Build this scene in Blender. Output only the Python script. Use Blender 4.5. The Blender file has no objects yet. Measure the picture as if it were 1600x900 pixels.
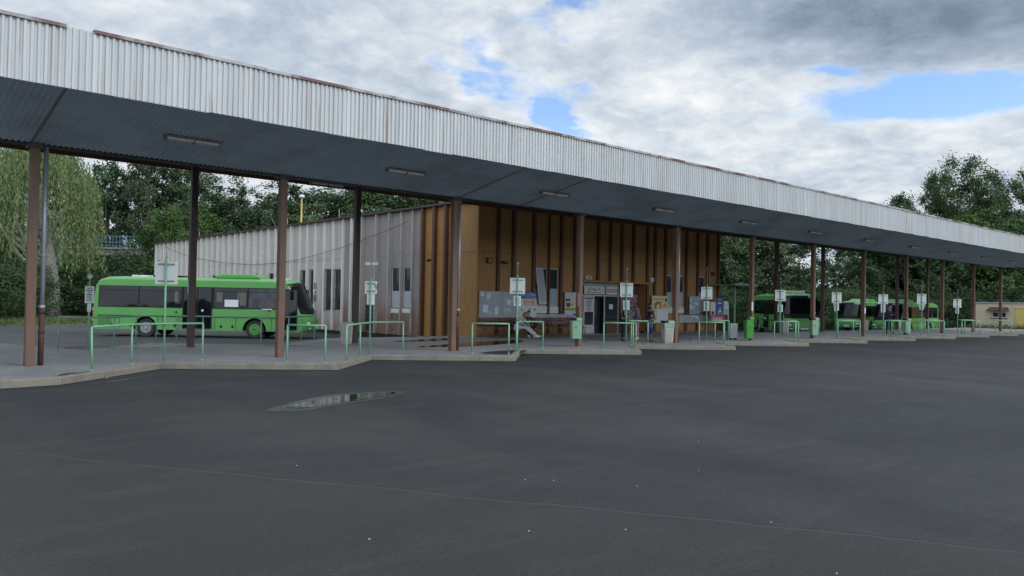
import bpy, bmesh, math, random
import numpy as np
from mathutils import Vector, Matrix, Euler
R = math.radians
random.seed(7)
scene = bpy.context.scene
col = scene.collection

# ------------------------------------------------------------------ camera
cam_d = bpy.data.cameras.new("camera"); cam = bpy.data.objects.new("camera", cam_d); col.objects.link(cam)
scene.camera = cam
F_PX, YAW, PITCH, ROLL, CAM_H = 1215.26, R(48.573), R(0.968), R(1.054), 1.788
cam_d.sensor_width = 36.0; cam_d.lens = 36.0 * F_PX / 1600.0
cam_d.clip_start = 0.05; cam_d.clip_end = 6000
_f = Vector((math.cos(YAW)*math.cos(PITCH), math.sin(YAW)*math.cos(PITCH), math.sin(PITCH)))
_r = Vector((math.sin(YAW), -math.cos(YAW), 0)); _u = _r.cross(_f)
_r2 = _r*math.cos(ROLL) + _u*math.sin(ROLL); _u2 = _u*math.cos(ROLL) - _r*math.sin(ROLL)
cam.matrix_world = Matrix(((_r2.x,_u2.x,-_f.x,0),(_r2.y,_u2.y,-_f.y,0),(_r2.z,_u2.z,-_f.z,CAM_H),(0,0,0,1)))

# ------------------------------------------------------------------ world
world = bpy.data.worlds.new("World"); scene.world = world; world.use_nodes = True
SUN_EL, SUN_AZ = R(38), R(-62)      # azimuth of the sun in the XY plane, ccw from +X
def build_world():
    nt = world.node_tree; N = nt.nodes; L = nt.links; N.clear()
    out = N.new('ShaderNodeOutputWorld'); bg = N.new('ShaderNodeBackground'); bg.inputs['Strength'].default_value = 0.1
    L.new(bg.outputs[0], out.inputs[0])
    sky = N.new('ShaderNodeTexSky'); sky.sky_type = 'NISHITA'; sky.sun_disc = False
    sky.sun_elevation = SUN_EL; sky.sun_rotation = math.pi/2 - SUN_AZ
    sky.air_density = 1.0; sky.dust_density = 0.3; sky.ozone_density = 2.5
    tc = N.new('ShaderNodeTexCoord'); sep = N.new('ShaderNodeSeparateXYZ'); L.new(tc.outputs['Generated'], sep.inputs[0])
    def m(op, a, b=None, c=None):
        n = N.new('ShaderNodeMath'); n.operation = op
        for i, v in enumerate((a, b, c)):
            if v is None: continue
            if isinstance(v, (int, float)): n.inputs[i].default_value = v
            else: L.new(v, n.inputs[i])
        return n.outputs[0]
    z = m('MAXIMUM', sep.outputs[2], 0.0); zz = m('ADD', z, 0.25)
    px = m('DIVIDE', sep.outputs[0], zz); py = m('DIVIDE', sep.outputs[1], zz)
    comb = N.new('ShaderNodeCombineXYZ'); L.new(px, comb.inputs[0]); L.new(py, comb.inputs[1])
    def noise(scale, det=8, rough=.55, w=0, dist=0.0, vec=None):
        n = N.new('ShaderNodeTexNoise'); n.noise_dimensions = '4D'; n.inputs['Scale'].default_value = scale
        n.inputs['Detail'].default_value = det; n.inputs['Roughness'].default_value = rough
        n.inputs['W'].default_value = w; n.inputs['Distortion'].default_value = dist
        L.new(vec or comb.outputs[0], n.inputs['Vector']); return n.outputs['Fac']
    warp = noise(2.2, 5, .6, 3.1); warp2 = noise(2.2, 5, .6, 8.4)
    def gauss(cx, cy, rx, ry, amp, ang=0.0, wob=.5):
        ca, sa = math.cos(ang), math.sin(ang)
        dx = m('ADD', m('SUBTRACT', px, cx), m('MULTIPLY', m('SUBTRACT', warp, .5), wob))
        dy = m('ADD', m('SUBTRACT', py, cy), m('MULTIPLY', m('SUBTRACT', warp2, .5), wob))
        a = m('DIVIDE', m('ADD', m('MULTIPLY', dx, ca), m('MULTIPLY', dy, sa)), rx)
        b = m('DIVIDE', m('SUBTRACT', m('MULTIPLY', dy, ca), m('MULTIPLY', dx, sa)), ry)
        r2 = m('ADD', m('MULTIPLY', a, a), m('MULTIPLY', b, b))
        return m('MULTIPLY', m('POWER', 2.718, m('MULTIPLY', r2, -1.0)), amp)
    def total(lst):
        s = lst[0]
        for q in lst[1:]: s = m('ADD', s, q)
        return s
    def at(dx,dy,dz): return (dx/(dz+.25), dy/(dz+.25))
    def gd(d, rx, ry, amp, ang=0.0, wob=.5): return gauss(*at(*d), rx, ry, amp, ang, wob)
    holes = total([gd((.590,.760,.268),.12,.08,.34,.5,.6), gd((.676,.697,.236),.15,.09,.42,.9,.8), gd((.680,.655,.325),.09,.14,.32,.6,.8),
                   gd((.905,.357,.228),.21,.085,.52,-1.0,.35), gd((.933,.275,.238),.17,.075,.42,-1.2,.35), gd((.88,.42,.27),.09,.04,.24,-.9,.6), gd((.958,.262,.130),.12,.04,.22,-1.0,.5),
                   gd((.63,.72,.29),.10,.05,.24,.8,.7), gd((.80,.52,.24),.05,.12,.16,0,.6), gauss(-.5,1.2,.4,.3,.4), gauss(.5,-1.0,.5,.4,.4)])
    n1 = noise(3.2, 14, .60, 1.7, .25); n1b = noise(11.0, 8, .65, 4.2, .3)
    dens = m('SUBTRACT', m('ADD', m('ADD', m('MULTIPLY', n1, .75), m('MULTIPLY', n1b, .40)), .05), holes)
    mr = N.new('ShaderNodeMapRange'); mr.interpolation_type = 'SMOOTHSTEP'
    mr.inputs['From Min'].default_value = .27; mr.inputs['From Max'].default_value = .53; L.new(dens, mr.inputs['Value'])
    # cloud brightness
    dark = total([gd((.91,.29,.315),.42,.22,.50,-1.0,.45), gd((.84,.43,.335),.16,.09,.34,-.9,.4), gd((.42,.84,.336),.30,.15,.14,.2,.5), gd((.242,.92,.309),.2,.15,.06), gd((.98,.0,.3),.5,.4,.3,0,.3)])
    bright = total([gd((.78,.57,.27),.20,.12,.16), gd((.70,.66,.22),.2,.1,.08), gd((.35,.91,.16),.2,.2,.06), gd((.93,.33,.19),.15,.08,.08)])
    n2 = noise(3.4, 14, .62, 5.3, .5); n3 = noise(13.0, 9, .6, 2.3, .4)
    edge = N.new('ShaderNodeMapRange'); edge.inputs['From Min'].default_value=.38; edge.inputs['From Max'].default_value=.62
    edge.inputs['To Min'].default_value=.14; edge.inputs['To Max'].default_value=0.0; L.new(dens, edge.inputs['Value'])
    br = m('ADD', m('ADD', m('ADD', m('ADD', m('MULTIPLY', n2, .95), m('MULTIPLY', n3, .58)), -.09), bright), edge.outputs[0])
    br = m('SUBTRACT', br, dark)
    ramp = N.new('ShaderNodeValToRGB'); L.new(br, ramp.inputs[0]); e = ramp.color_ramp.elements
    e[0].position = -.0; e[0].color = (1.15,1.5,2.05,1)
    e[1].position = .95; e[1].color = (5.7,5.8,5.85,1)
    a = e.new(.38); a.color = (2.35,2.85,3.5,1)
    b = e.new(.58); b.color = (3.3,3.75,4.35,1)
    c = e.new(.75); c.color = (4.35,4.7,5.05,1)
    tint = N.new('ShaderNodeMix'); tint.data_type='RGBA'; tint.blend_type='MULTIPLY'; tint.inputs['Factor'].default_value=1
    L.new(sky.outputs[0], tint.inputs[6]); tint.inputs[7].default_value=(1.15,1.18,1.28,1)
    mix = N.new('ShaderNodeMix'); mix.data_type = 'RGBA'
    L.new(mr.outputs[0], mix.inputs['Factor']); L.new(tint.outputs[2], mix.inputs[6]); L.new(ramp.outputs[0], mix.inputs[7])
    # unseen sky behind the camera, towards the sun, boosted to light the fascia
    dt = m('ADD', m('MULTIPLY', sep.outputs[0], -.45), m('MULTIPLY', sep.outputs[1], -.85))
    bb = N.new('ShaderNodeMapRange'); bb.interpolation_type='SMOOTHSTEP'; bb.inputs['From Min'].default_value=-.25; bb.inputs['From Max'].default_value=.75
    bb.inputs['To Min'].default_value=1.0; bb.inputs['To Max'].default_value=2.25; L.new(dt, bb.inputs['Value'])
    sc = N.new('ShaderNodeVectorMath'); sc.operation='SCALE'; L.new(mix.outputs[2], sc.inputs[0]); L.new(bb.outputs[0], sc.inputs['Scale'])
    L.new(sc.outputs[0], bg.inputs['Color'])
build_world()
# ------------------------------------------------------------------ sun
sd = bpy.data.lights.new("sun", 'SUN'); sd.energy = 0.7; sd.angle = R(25); sd.color = (1.0,.95,.88)
sun = bpy.data.objects.new("sun", sd); col.objects.link(sun)
_s = Vector((math.cos(SUN_EL)*math.cos(SUN_AZ), math.cos(SUN_EL)*math.sin(SUN_AZ), math.sin(SUN_EL)))
sun.rotation_euler = _s.to_track_quat('Z', 'Y').to_euler(); sun.location = (0,-20,30)
# ------------------------------------------------------------------ render / exposure
scene.render.engine = 'CYCLES'
scene.view_settings.view_transform = 'Standard'; scene.view_settings.look = 'None'
scene.view_settings.exposure = 0.75; scene.view_settings.gamma = 1.0; scene.view_settings.use_curve_mapping = False
scene.cycles.max_bounces = 6

# ================================================================== helpers
def tag(o, label=None, cat=None, group=None, kind=None):
    if label: o['label'] = label
    if cat: o['category'] = cat
    if group: o['group'] = group
    if kind: o['kind'] = kind
    return o
def empty(name, loc=(0,0,0), rz=0, label=None, cat=None, group=None, scale=1.0):
    o = bpy.data.objects.new(name, None); col.objects.link(o); o.empty_display_size = .3
    o.location = loc; o.rotation_euler = (0,0,rz); o.scale = (scale,)*3
    return tag(o, label, cat, group)
def kids(o): return [c for c in bpy.data.objects if c.parent == o]
def copy_tree(o, parent=None):
    c = o.copy(); col.objects.link(c); c.parent = parent
    for ch in kids(o): copy_tree(ch, c)
    return c

SPLIT={'arch_lip','rusty_panel','soffit_joint','end_clip','trim','torn_paper','bracket','stripe','picture','drawing','blue_print','foot','filler_cap','reverse_light','roof_hatch','plinth','foot_wall','ochre_drawing','threshold','side_pane','number_plate','white_print','green_print','red_print','fastening','lining'}
class MB:
    def __init__(s): s.v=[]; s.f=[]; s.m=[]; s.sm=[]
    def add(s, vs, fs, mi=0, smooth=False, M=None):
        b=len(s.v)
        for q in vs:
            q=Vector(q); s.v.append(tuple(M@q) if M else tuple(q))
        for f in fs: s.f.append(tuple(b+i for i in f)); s.m.append(mi); s.sm.append(smooth)
        return s
    def box(s, x0,x1,y0,y1,z0,z1, mi=0, M=None):
        return s.add([(x0,y0,z0),(x1,y0,z0),(x1,y1,z0),(x0,y1,z0),(x0,y0,z1),(x1,y0,z1),(x1,y1,z1),(x0,y1,z1)],
                     [(0,3,2,1),(4,5,6,7),(0,1,5,4),(1,2,6,5),(2,3,7,6),(3,0,4,7)], mi, False, M)
    def tube(s, pts, r, n=10, mi=0, cap=True, M=None):
        pts=[Vector(p) for p in pts]; rr = r if isinstance(r,(list,tuple)) else [r]*len(pts)
        vs=[]; fs=[]; up=None
        for i,p in enumerate(pts):
            d=(pts[min(i+1,len(pts)-1)]-pts[max(i-1,0)]).normalized()
            a = Vector((0,0,1)) if abs(d.z)<.9 else Vector((1,0,0))
            if up is None: up=(a-d*a.dot(d)).normalized()
            else: up=(up-d*up.dot(d)).normalized()
            w=d.cross(up)
            for k in range(n):
                t=2*math.pi*k/n; vs.append(p+(up*math.cos(t)+w*math.sin(t))*rr[i])
        for i in range(len(pts)-1):
            for k in range(n):
                a=i*n+k; b=i*n+(k+1)%n; fs.append((a,b,b+n,a+n))
        s.add(vs,fs,mi,True,M)
        if cap:
            L=(len(pts)-1)*n
            b=len(s.v)-len(vs)
            s.f.append(tuple(b+k for k in reversed(range(n)))); s.m.append(mi); s.sm.append(False)
            s.f.append(tuple(b+L+k for k in range(n))); s.m.append(mi); s.sm.append(False)
        return s
    def prism(s, poly, z0, z1, mi=0, M=None, axis='z'):
        n=len(poly)
        def P(a,b,h):
            return (a,b,h) if axis=='z' else ((a,h,b) if axis=='y' else (h,a,b))
        vs=[P(a,b,z0) for a,b in poly]+[P(a,b,z1) for a,b in poly]
        fs=[tuple(reversed(range(n))), tuple(range(n,2*n))]+[(i,(i+1)%n,n+(i+1)%n,n+i) for i in range(n)]
        return s.add(vs,fs,mi,False,M)
    def disc(s, c, r, n=24, axis='y', mi=0, h=.01, rin=0, M=None):
        # short cylinder or ring centred on c along axis
        c=Vector(c); vs=[]; fs=[]
        ax={'x':(Vector((0,1,0)),Vector((0,0,1)),Vector((1,0,0))),'y':(Vector((1,0,0)),Vector((0,0,1)),Vector((0,1,0))),'z':(Vector((1,0,0)),Vector((0,1,0)),Vector((0,0,1)))}[axis]
        for h_ in (-h/2,h/2):
            for k in range(n):
                t=2*math.pi*k/n; vs.append(c+(ax[0]*math.cos(t)+ax[1]*math.sin(t))*r+ax[2]*h_)
        if rin:
            for h_ in (-h/2,h/2):
                for k in range(n):
                    t=2*math.pi*k/n; vs.append(c+(ax[0]*math.cos(t)+ax[1]*math.sin(t))*rin+ax[2]*h_)
            for k in range(n):
                j=(k+1)%n
                fs+=[(k,j,n+j,n+k),(2*n+j,2*n+k,3*n+k,3*n+j),(k,2*n+k,2*n+j,j),(n+j,3*n+j,3*n+k,n+k)]
        else:
            fs=[tuple(reversed(range(n))),tuple(range(n,2*n))]+[(k,(k+1)%n,n+(k+1)%n,n+k) for k in range(n)]
        return s.add(vs,fs,mi,False,M)
    def ball(s, c, r, M=None, mi=0, nu=12, nv=8):
        c=Vector(c); r=r if isinstance(r,(list,tuple)) else (r,r,r); vs=[]; fs=[]
        for j in range(nv+1):
            ph=math.pi*j/nv
            for i in range(nu):
                th=2*math.pi*i/nu
                vs.append(c+Vector((r[0]*math.sin(ph)*math.cos(th), r[1]*math.sin(ph)*math.sin(th), r[2]*math.cos(ph))))
        for j in range(nv):
            for i in range(nu):
                a=j*nu+i; b=j*nu+(i+1)%nu; fs.append((a,a+nu,b+nu,b))
        return s.add(vs,fs,mi,True,M)
    def islands(s):
        par=list(range(len(s.v)))
        def find(a):
            while par[a]!=a: par[a]=par[par[a]]; a=par[a]
            return a
        for f in s.f:
            r=find(f[0])
            for q in f[1:]: par[find(q)]=r
        g={}
        for i,f in enumerate(s.f): g.setdefault(find(f[0]),[]).append(i)
        return list(g.values())
    def build(s, name, mats, parent=None, bevel=0, fix=False):
        if name in SPLIT:
            isl=s.islands()
            if len(isl)>1:
                out=None
                for fi in isl:
                    q=MB(); mp={}
                    for i in fi:
                        for a in s.f[i]:
                            if a not in mp: mp[a]=len(q.v); q.v.append(s.v[a])
                        q.f.append(tuple(mp[a] for a in s.f[i])); q.m.append(s.m[i]); q.sm.append(s.sm[i])
                    o=q._build(name,mats,parent,bevel,fix); out=out or o
                return out
        return s._build(name,mats,parent,bevel,fix)
    def _build(s, name, mats, parent=None, bevel=0, fix=False):
        me=bpy.data.meshes.new(name); me.from_pydata(s.v,[],s.f)
        mats = mats if isinstance(mats,(list,tuple)) else [mats]
        for q in mats: me.materials.append(q)
        me.polygons.foreach_set('material_index', s.m); me.polygons.foreach_set('use_smooth', s.sm)
        if fix:
            bm=bmesh.new(); bm.from_mesh(me); bmesh.ops.remove_doubles(bm,verts=bm.verts,dist=1e-5); bmesh.ops.recalc_face_normals(bm,faces=bm.faces); bm.to_mesh(me); bm.free()
        me.update()
        o=bpy.data.objects.new(name,me); col.objects.link(o)
        if parent: o.parent=parent
        if bevel:
            b=o.modifiers.new('bevel','BEVEL'); b.width=bevel; b.segments=2; b.limit_method='ANGLE'; b.angle_limit=R(40)
        return o

def text(name, s, size, mat_, loc, rot, parent=None, extrude=.002, align='CENTER', sx=1.0):
    cu=bpy.data.curves.new(name,'FONT'); cu.body=s; cu.size=size; cu.extrude=extrude; cu.align_x=align; cu.align_y='CENTER'; cu.resolution_u=3
    cu.materials.append(mat_); o=bpy.data.objects.new(name,cu); col.objects.link(o); o.location=loc; o.rotation_euler=rot; o.scale=(sx,1,1)
    dg=bpy.context.evaluated_depsgraph_get(); dg.update(); me=bpy.data.meshes.new_from_object(o.evaluated_get(dg)); bpy.data.objects.remove(o)
    o=bpy.data.objects.new(name,me); col.objects.link(o); o.location=loc; o.rotation_euler=rot; o.scale=(sx,1,1)
    if parent: o.parent=parent
    return o

# ------------------------------------------------------------------ materials
def newmat(name):
    m=bpy.data.materials.new(name); m.use_nodes=True; nt=m.node_tree
    return m, nt, nt.nodes, nt.links, nt.nodes['Principled BSDF']
def pm(name, c1, c2=None, scale=3.0, rough=.6, metal=0.0, bump=0.0, bscale=None, stretch=(1,1,1), c3=None, s3=1.0, t3=(.55,.7), stretch3=(1,1,1), detail=6, spec=.5, world_space=False):
    m,nt,N,L,b = newmat(name)
    b.inputs['Roughness'].default_value=rough; b.inputs['Metallic'].default_value=metal
    b.inputs['Specular IOR Level'].default_value=spec
    if c2 is None: c2=tuple(x*.8 for x in c1)
    tc=N.new('ShaderNodeTexCoord')
    src=tc.outputs['Object']
    if world_space:
        g=N.new('ShaderNodeNewGeometry'); src=g.outputs['Position']
    def noi(sc, st, det=detail, rg=.6):
        mp=N.new('ShaderNodeMapping'); mp.inputs['Scale'].default_value=st; L.new(src,mp.inputs[0])
        n=N.new('ShaderNodeTexNoise'); n.inputs['Scale'].default_value=sc; n.inputs['Detail'].default_value=det; n.inputs['Roughness'].default_value=rg
        L.new(mp.outputs[0],n.inputs['Vector']); return n.outputs['Fac']
    f=noi(scale,stretch)
    mr=N.new('ShaderNodeMapRange'); mr.inputs['From Min'].default_value=.3; mr.inputs['From Max'].default_value=.7; L.new(f,mr.inputs['Value'])
    mx=N.new('ShaderNodeMix'); mx.data_type='RGBA'; mx.inputs[6].default_value=(*c1,1); mx.inputs[7].default_value=(*c2,1)
    L.new(mr.outputs[0],mx.inputs['Factor']); cout=mx.outputs[2]
    if c3:
        f3=noi(s3,stretch3,8,.65)
        r3=N.new('ShaderNodeMapRange'); r3.inputs['From Min'].default_value=t3[0]; r3.inputs['From Max'].default_value=t3[1]; L.new(f3,r3.inputs['Value'])
        m3=N.new('ShaderNodeMix'); m3.data_type='RGBA'; L.new(r3.outputs[0],m3.inputs['Factor']); L.new(cout,m3.inputs[6]); m3.inputs[7].default_value=(*c3,1); cout=m3.outputs[2]
    L.new(cout,b.inputs['Base Color'])
    if bump:
        fb=noi(bscale or scale*4,(1,1,1),4,.6); bp=N.new('ShaderNodeBump'); bp.inputs['Strength'].default_value=bump; bp.inputs['Distance'].default_value=.02
        L.new(fb,bp.inputs['Height']); L.new(bp.outputs[0],b.inputs['Normal'])
    return m
def glassy(name, c=(.01,.012,.016), rough=.04, c2=None, spec=.5):
    m,nt,N,L,b=newmat(name); b.inputs['Base Color'].default_value=(*c,1); b.inputs['Roughness'].default_value=rough; b.inputs['IOR'].default_value=1.45; b.inputs['Specular IOR Level'].default_value=spec
    tc=N.new('ShaderNodeTexCoord'); n=N.new('ShaderNodeTexNoise'); n.inputs['Scale'].default_value=1.1; n.inputs['Detail'].default_value=2; L.new(tc.outputs['Object'],n.inputs['Vector'])
    bp=N.new('ShaderNodeBump'); bp.inputs['Strength'].default_value=.05; bp.inputs['Distance'].default_value=.05; L.new(n.outputs['Fac'],bp.inputs['Height']); L.new(bp.outputs[0],b.inputs['Normal'])
    if c2:
        mx=N.new('ShaderNodeMix'); mx.data_type='RGBA'; mx.inputs[6].default_value=(*c,1); mx.inputs[7].default_value=(*c2,1)
        n2=N.new('ShaderNodeTexNoise'); n2.inputs['Scale'].default_value=2.5; L.new(tc.outputs['Object'],n2.inputs['Vector'])
        r=N.new('ShaderNodeMapRange'); r.inputs['From Min'].default_value=.45; r.inputs['From Max'].default_value=.6; L.new(n2.outputs['Fac'],r.inputs['Value']); L.new(r.outputs[0],mx.inputs['Factor']); L.new(mx.outputs[2],b.inputs['Base Color'])
    return m

RAIL_G=(.20,.42,.26)
M={}
M['rail']=pm('rail_paint',(.22,.45,.28),(.17,.37,.23),6,.45,bump=.1,c3=(.14,.10,.07),s3=9,t3=(.66,.74))
M['post_brown']=pm('post_brown',(.175,.098,.064),(.135,.076,.05),2.5,.55,c3=(.10,.055,.045),s3=1.2,t3=(.5,.75),stretch3=(6,6,.5),stretch=(3,3,.6),bump=.08)
M['post_shaded']=pm('post_shaded',(.085,.055,.045),(.05,.035,.032),1.5,.6,stretch=(3,3,.5),bump=.08,c3=(.13,.075,.052),s3=.9,t3=(.52,.7),stretch3=(4,4,.5))  # darker copy of the post brown, paints the shade on the rear posts
M['zinc']=pm('zinc',(.42,.45,.48),(.30,.33,.36),5,.45,metal=.4,stretch=(4,4,.6))
M['rust']=pm('rust_pipe',(.10,.045,.035),(.05,.03,.03),6,.75,c3=(.22,.10,.06),s3=5,bump=.3)
M['sign_back']=pm('sign_back',(.66,.70,.68),(.58,.62,.61),4,.5,c3=(.45,.47,.44),s3=3,t3=(.62,.8))
M['sign_front']=pm('sign_front',(.72,.74,.74),(.62,.65,.67),4,.5)
M['bracket']=pm('bracket',(.22,.27,.27),None,5,.5,metal=.3)
M['dark']=pm('dark_plastic',(.02,.02,.022),(.03,.03,.03),5,.5)
M['ink']=pm('ink',(.03,.035,.06),(.05,.05,.07),9,.6)
M['white']=pm('white_paint',(.74,.75,.75),(.62,.63,.64),5,.5)
M['paper']=pm('paper',(.74,.77,.82),(.62,.66,.72),8,.7)
M['busgreen']=pm('bus_green',(.115,.36,.095),(.10,.32,.085),1.2,.28,c3=(.085,.26,.075),s3=1.5,t3=(.6,.85),stretch3=(1,1,2.5))
M['busdark']=pm('bus_dark_green',(.06,.22,.045),None,3,.4)
M['busglass']=glassy('bus_glass',(.004,.006,.010),.03,None,.45)
M['tyre']=pm('tyre',(.022,.022,.024),(.035,.034,.033),8,.85,bump=.2)
M['rim']=pm('rim_grey',(.30,.30,.30),(.2,.2,.2),6,.5,metal=.4)
M['lamp_w']=pm('headlight_glass',(.75,.78,.80),(.6,.62,.66),9,.12)
M['lamp_r']=pm('tail_light',(.5,.03,.02),(.3,.02,.02),9,.2)
M['lamp_o']=pm('indicator',(.8,.3,.03),(.6,.2,.02),9,.2)
M['bumper_black']=pm('bumper_black',(.010,.011,.013),None,6,.5,spec=.25)
M['roofwhite']=pm('roof_white',(.72,.75,.75),(.6,.62,.62),3,.4)
M['orange']=pm('orange_cladding',(.38,.205,.066),(.32,.165,.05),1.4,.55,stretch=(3,3,.5),c3=(.17,.085,.035),s3=1.0,t3=(.58,.85),stretch3=(5,5,.45),bump=.05)
M['fin']=pm('brown_fin',(.13,.058,.032),(.085,.038,.024),3,.6,stretch=(3,3,.5))
M['fin_w_lit']=pm('white_rib_lit',(.80,.785,.755),(.70,.685,.66),1.6,.5,stretch=(4,4,.4),c3=(.40,.36,.33),s3=.8,t3=(.6,.9),stretch3=(5,5,.35))  # paler than the cladding: light on the rib faces put in colour
M['panel_w_shaded']=pm('white_cladding_shaded',(.50,.475,.44),(.42,.395,.365),1.6,.6,stretch=(2,4,.4),c3=(.26,.20,.17),s3=.8,t3=(.54,.85),stretch3=(1,5,.35))  # base darker than the ribs: weaker light on this wall put in colour
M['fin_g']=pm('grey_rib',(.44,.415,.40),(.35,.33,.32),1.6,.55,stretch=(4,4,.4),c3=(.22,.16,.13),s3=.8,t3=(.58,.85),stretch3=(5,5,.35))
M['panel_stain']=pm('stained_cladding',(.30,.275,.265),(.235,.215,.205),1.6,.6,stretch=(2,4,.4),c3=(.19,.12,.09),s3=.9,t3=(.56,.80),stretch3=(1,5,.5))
M['rustpan']=pm('rusty_cladding_foot',(.22,.125,.085),(.19,.15,.125),2.5,.7,stretch=(2,4,.5),c3=(.09,.05,.04),s3=2,t3=(.5,.75))
M['roofcap']=pm('roof_cap',(.055,.035,.035),(.09,.05,.04),3,.7)
M['rooftar']=pm('roof_felt',(.07,.07,.07),(.1,.1,.1),1,.9)
M['glass']=glassy('window_glass',(.03,.04,.05),.06)
M['curtain']=pm('curtain',(.42,.45,.49),(.34,.37,.41),6,.7,stretch=(8,8,.6))
M['interior']=pm('dark_interior',(.03,.022,.026),(.02,.017,.02),3,.8)
M['doorframe']=pm('door_frame',(.58,.59,.60),(.48,.49,.50),4,.4,metal=.2)
M['fascia']=pm('fascia_sheet',(.56,.585,.585),(.46,.485,.49),.9,.5,metal=.0,stretch=(5,5,.2),c3=(.36,.36,.33),s3=1.3,t3=(.50,.78),stretch3=(7,7,.22))
def streak(m, col_, scale, lo, hi, amt):
    nt=m.node_tree; N=nt.nodes; L=nt.links; b=N['Principled BSDF']; src=b.inputs['Base Color'].links[0].from_socket
    g=N.new('ShaderNodeNewGeometry'); mp=N.new('ShaderNodeMapping'); mp.inputs['Scale'].default_value=(1,1,.03); L.new(g.outputs['Position'],mp.inputs[0])
    n=N.new('ShaderNodeTexNoise'); n.inputs['Scale'].default_value=scale; n.inputs['Detail'].default_value=3; L.new(mp.outputs[0],n.inputs['Vector'])
    r=N.new('ShaderNodeMapRange'); r.inputs['From Min'].default_value=lo; r.inputs['From Max'].default_value=hi; r.inputs['To Max'].default_value=amt; L.new(n.outputs['Fac'],r.inputs['Value'])
    x=N.new('ShaderNodeMix'); x.data_type='RGBA'; L.new(r.outputs[0],x.inputs['Factor']); L.new(src,x.inputs[6]); x.inputs[7].default_value=(*col_,1); L.new(x.outputs[2],b.inputs['Base Color'])
def foot_rust(m, col_, top, amt):
    nt=m.node_tree; N=nt.nodes; L=nt.links; b=N['Principled BSDF']; src=b.inputs['Base Color'].links[0].from_socket
    g=N.new('ShaderNodeNewGeometry'); sp=N.new('ShaderNodeSeparateXYZ'); L.new(g.outputs['Position'],sp.inputs[0])
    mp=N.new('ShaderNodeMapping'); mp.inputs['Scale'].default_value=(1,3,.35); L.new(g.outputs['Position'],mp.inputs[0])
    n=N.new('ShaderNodeTexNoise'); n.inputs['Scale'].default_value=1.6; n.inputs['Detail'].default_value=7; n.inputs['Roughness'].default_value=.7; L.new(mp.outputs[0],n.inputs['Vector'])
    a=N.new('ShaderNodeMath'); a.operation='MULTIPLY_ADD'; L.new(n.outputs['Fac'],a.inputs[0]); a.inputs[1].default_value=-4.5; L.new(sp.outputs[2],a.inputs[2])
    r=N.new('ShaderNodeMapRange'); r.inputs['From Min'].default_value=top-3.3; r.inputs['From Max'].default_value=top-2.0; r.inputs['To Min'].default_value=amt; r.inputs['To Max'].default_value=0; L.new(a.outputs[0],r.inputs['Value'])
    x=N.new('ShaderNodeMix'); x.data_type='RGBA'; L.new(r.outputs[0],x.inputs['Factor']); L.new(src,x.inputs[6]); x.inputs[7].default_value=(*col_,1); L.new(x.outputs[2],b.inputs['Base Color'])
foot_rust(M['panel_stain'],(.20,.10,.065),1.6,.85); foot_rust(M['panel_w_shaded'],(.22,.12,.085),1.1,.7); foot_rust(M['fin_g'],(.20,.12,.085),1.0,.6)
streak(M['fascia'],(.30,.20,.13),9,.66,.72,.75)
streak(M['fascia'],(.72,.74,.74),5,.60,.68,.5)
M['soffit']=pm('soffit_sheet',(.41,.49,.57),(.365,.44,.51),.7,.5,c3=(.24,.29,.33),s3=.35,t3=(.5,.75))
M['coping']=pm('coping',(.44,.45,.44),(.33,.32,.31),2,.5,c3=(.15,.065,.05),s3=.8,t3=(.46,.58),stretch3=(1,1,1))
M['kerb']=pm('kerbstone',(.26,.24,.19),(.18,.17,.14),3,.9,bump=.5,bscale=30,c3=(.17,.16,.14),s3=2.2,t3=(.52,.7),world_space=True)
M['fixture']=pm('fixture_housing',(.16,.10,.09),(.22,.18,.17),6,.6)
M['tube']=pm('fixture_tube',(.50,.49,.50),(.42,.41,.42),6,.35)
M['bin_pale']=pm('bin_pale_green',(.25,.42,.28),(.21,.36,.24),4,.5)
M['bin_bright']=pm('bin_bright_green',(.06,.29,.05),(.05,.25,.045),4,.4)
M['concrete']=pm('concrete',(.47,.46,.42),(.38,.37,.34),6,.9,bump=.4,bscale=60,c3=(.2,.19,.17),s3=3,t3=(.58,.8),stretch3=(3,3,.8))
M['bench_wood']=pm('bench_board',(.17,.082,.062),(.12,.055,.045),4,.5,stretch=(.6,6,6))
M['bench_iron']=pm('bench_iron',(.20,.07,.05),(.1,.05,.04),6,.6)
M['board_grey']=pm('notice_board_grey',(.40,.45,.50),(.30,.35,.40),3,.5,c3=(.68,.71,.74),s3=3.5,t3=(.57,.66))
M['blue']=pm('blue_sign',(.035,.10,.33),(.03,.085,.28),4,.4)
M['salmon']=pm('salmon_sign',(.72,.28,.19),(.65,.24,.17),4,.5)
M['poster_w']=pm('poster_white',(.66,.69,.68),(.58,.62,.62),5,.6,c3=(.40,.42,.40),s3=7,t3=(.62,.72))
M['poster_y']=pm('poster_yellow',(.72,.64,.34),(.66,.58,.30),5,.6)
M['poster_mix']=pm('poster_mixed',(.55,.58,.62),(.60,.58,.40),5,.6,c3=(.35,.45,.65),s3=4,t3=(.56,.62))
M['poster_dark']=pm('poster_dark_wall',(.30,.28,.32),(.22,.20,.25),4,.6,c3=(.06,.05,.08),s3=6,t3=(.55,.62))
M['green_p']=pm('print_green',(.16,.45,.12),None,5,.6)
M['pink']=pm('print_pink',(.62,.10,.20),(.55,.09,.18),5,.5)
M['maroon']=pm('print_maroon',(.16,.04,.045),None,5,.6)
M['red']=pm('print_red',(.5,.06,.08),None,5,.6)
M['sepia']=pm('print_sepia',(.23,.13,.07),(.33,.2,.1),30,.6)
M['ochre']=pm('print_ochre',(.62,.36,.12),None,30,.6)
M['purple']=pm('print_purple',(.42,.28,.38),(.3,.32,.55),12,.6)
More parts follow.
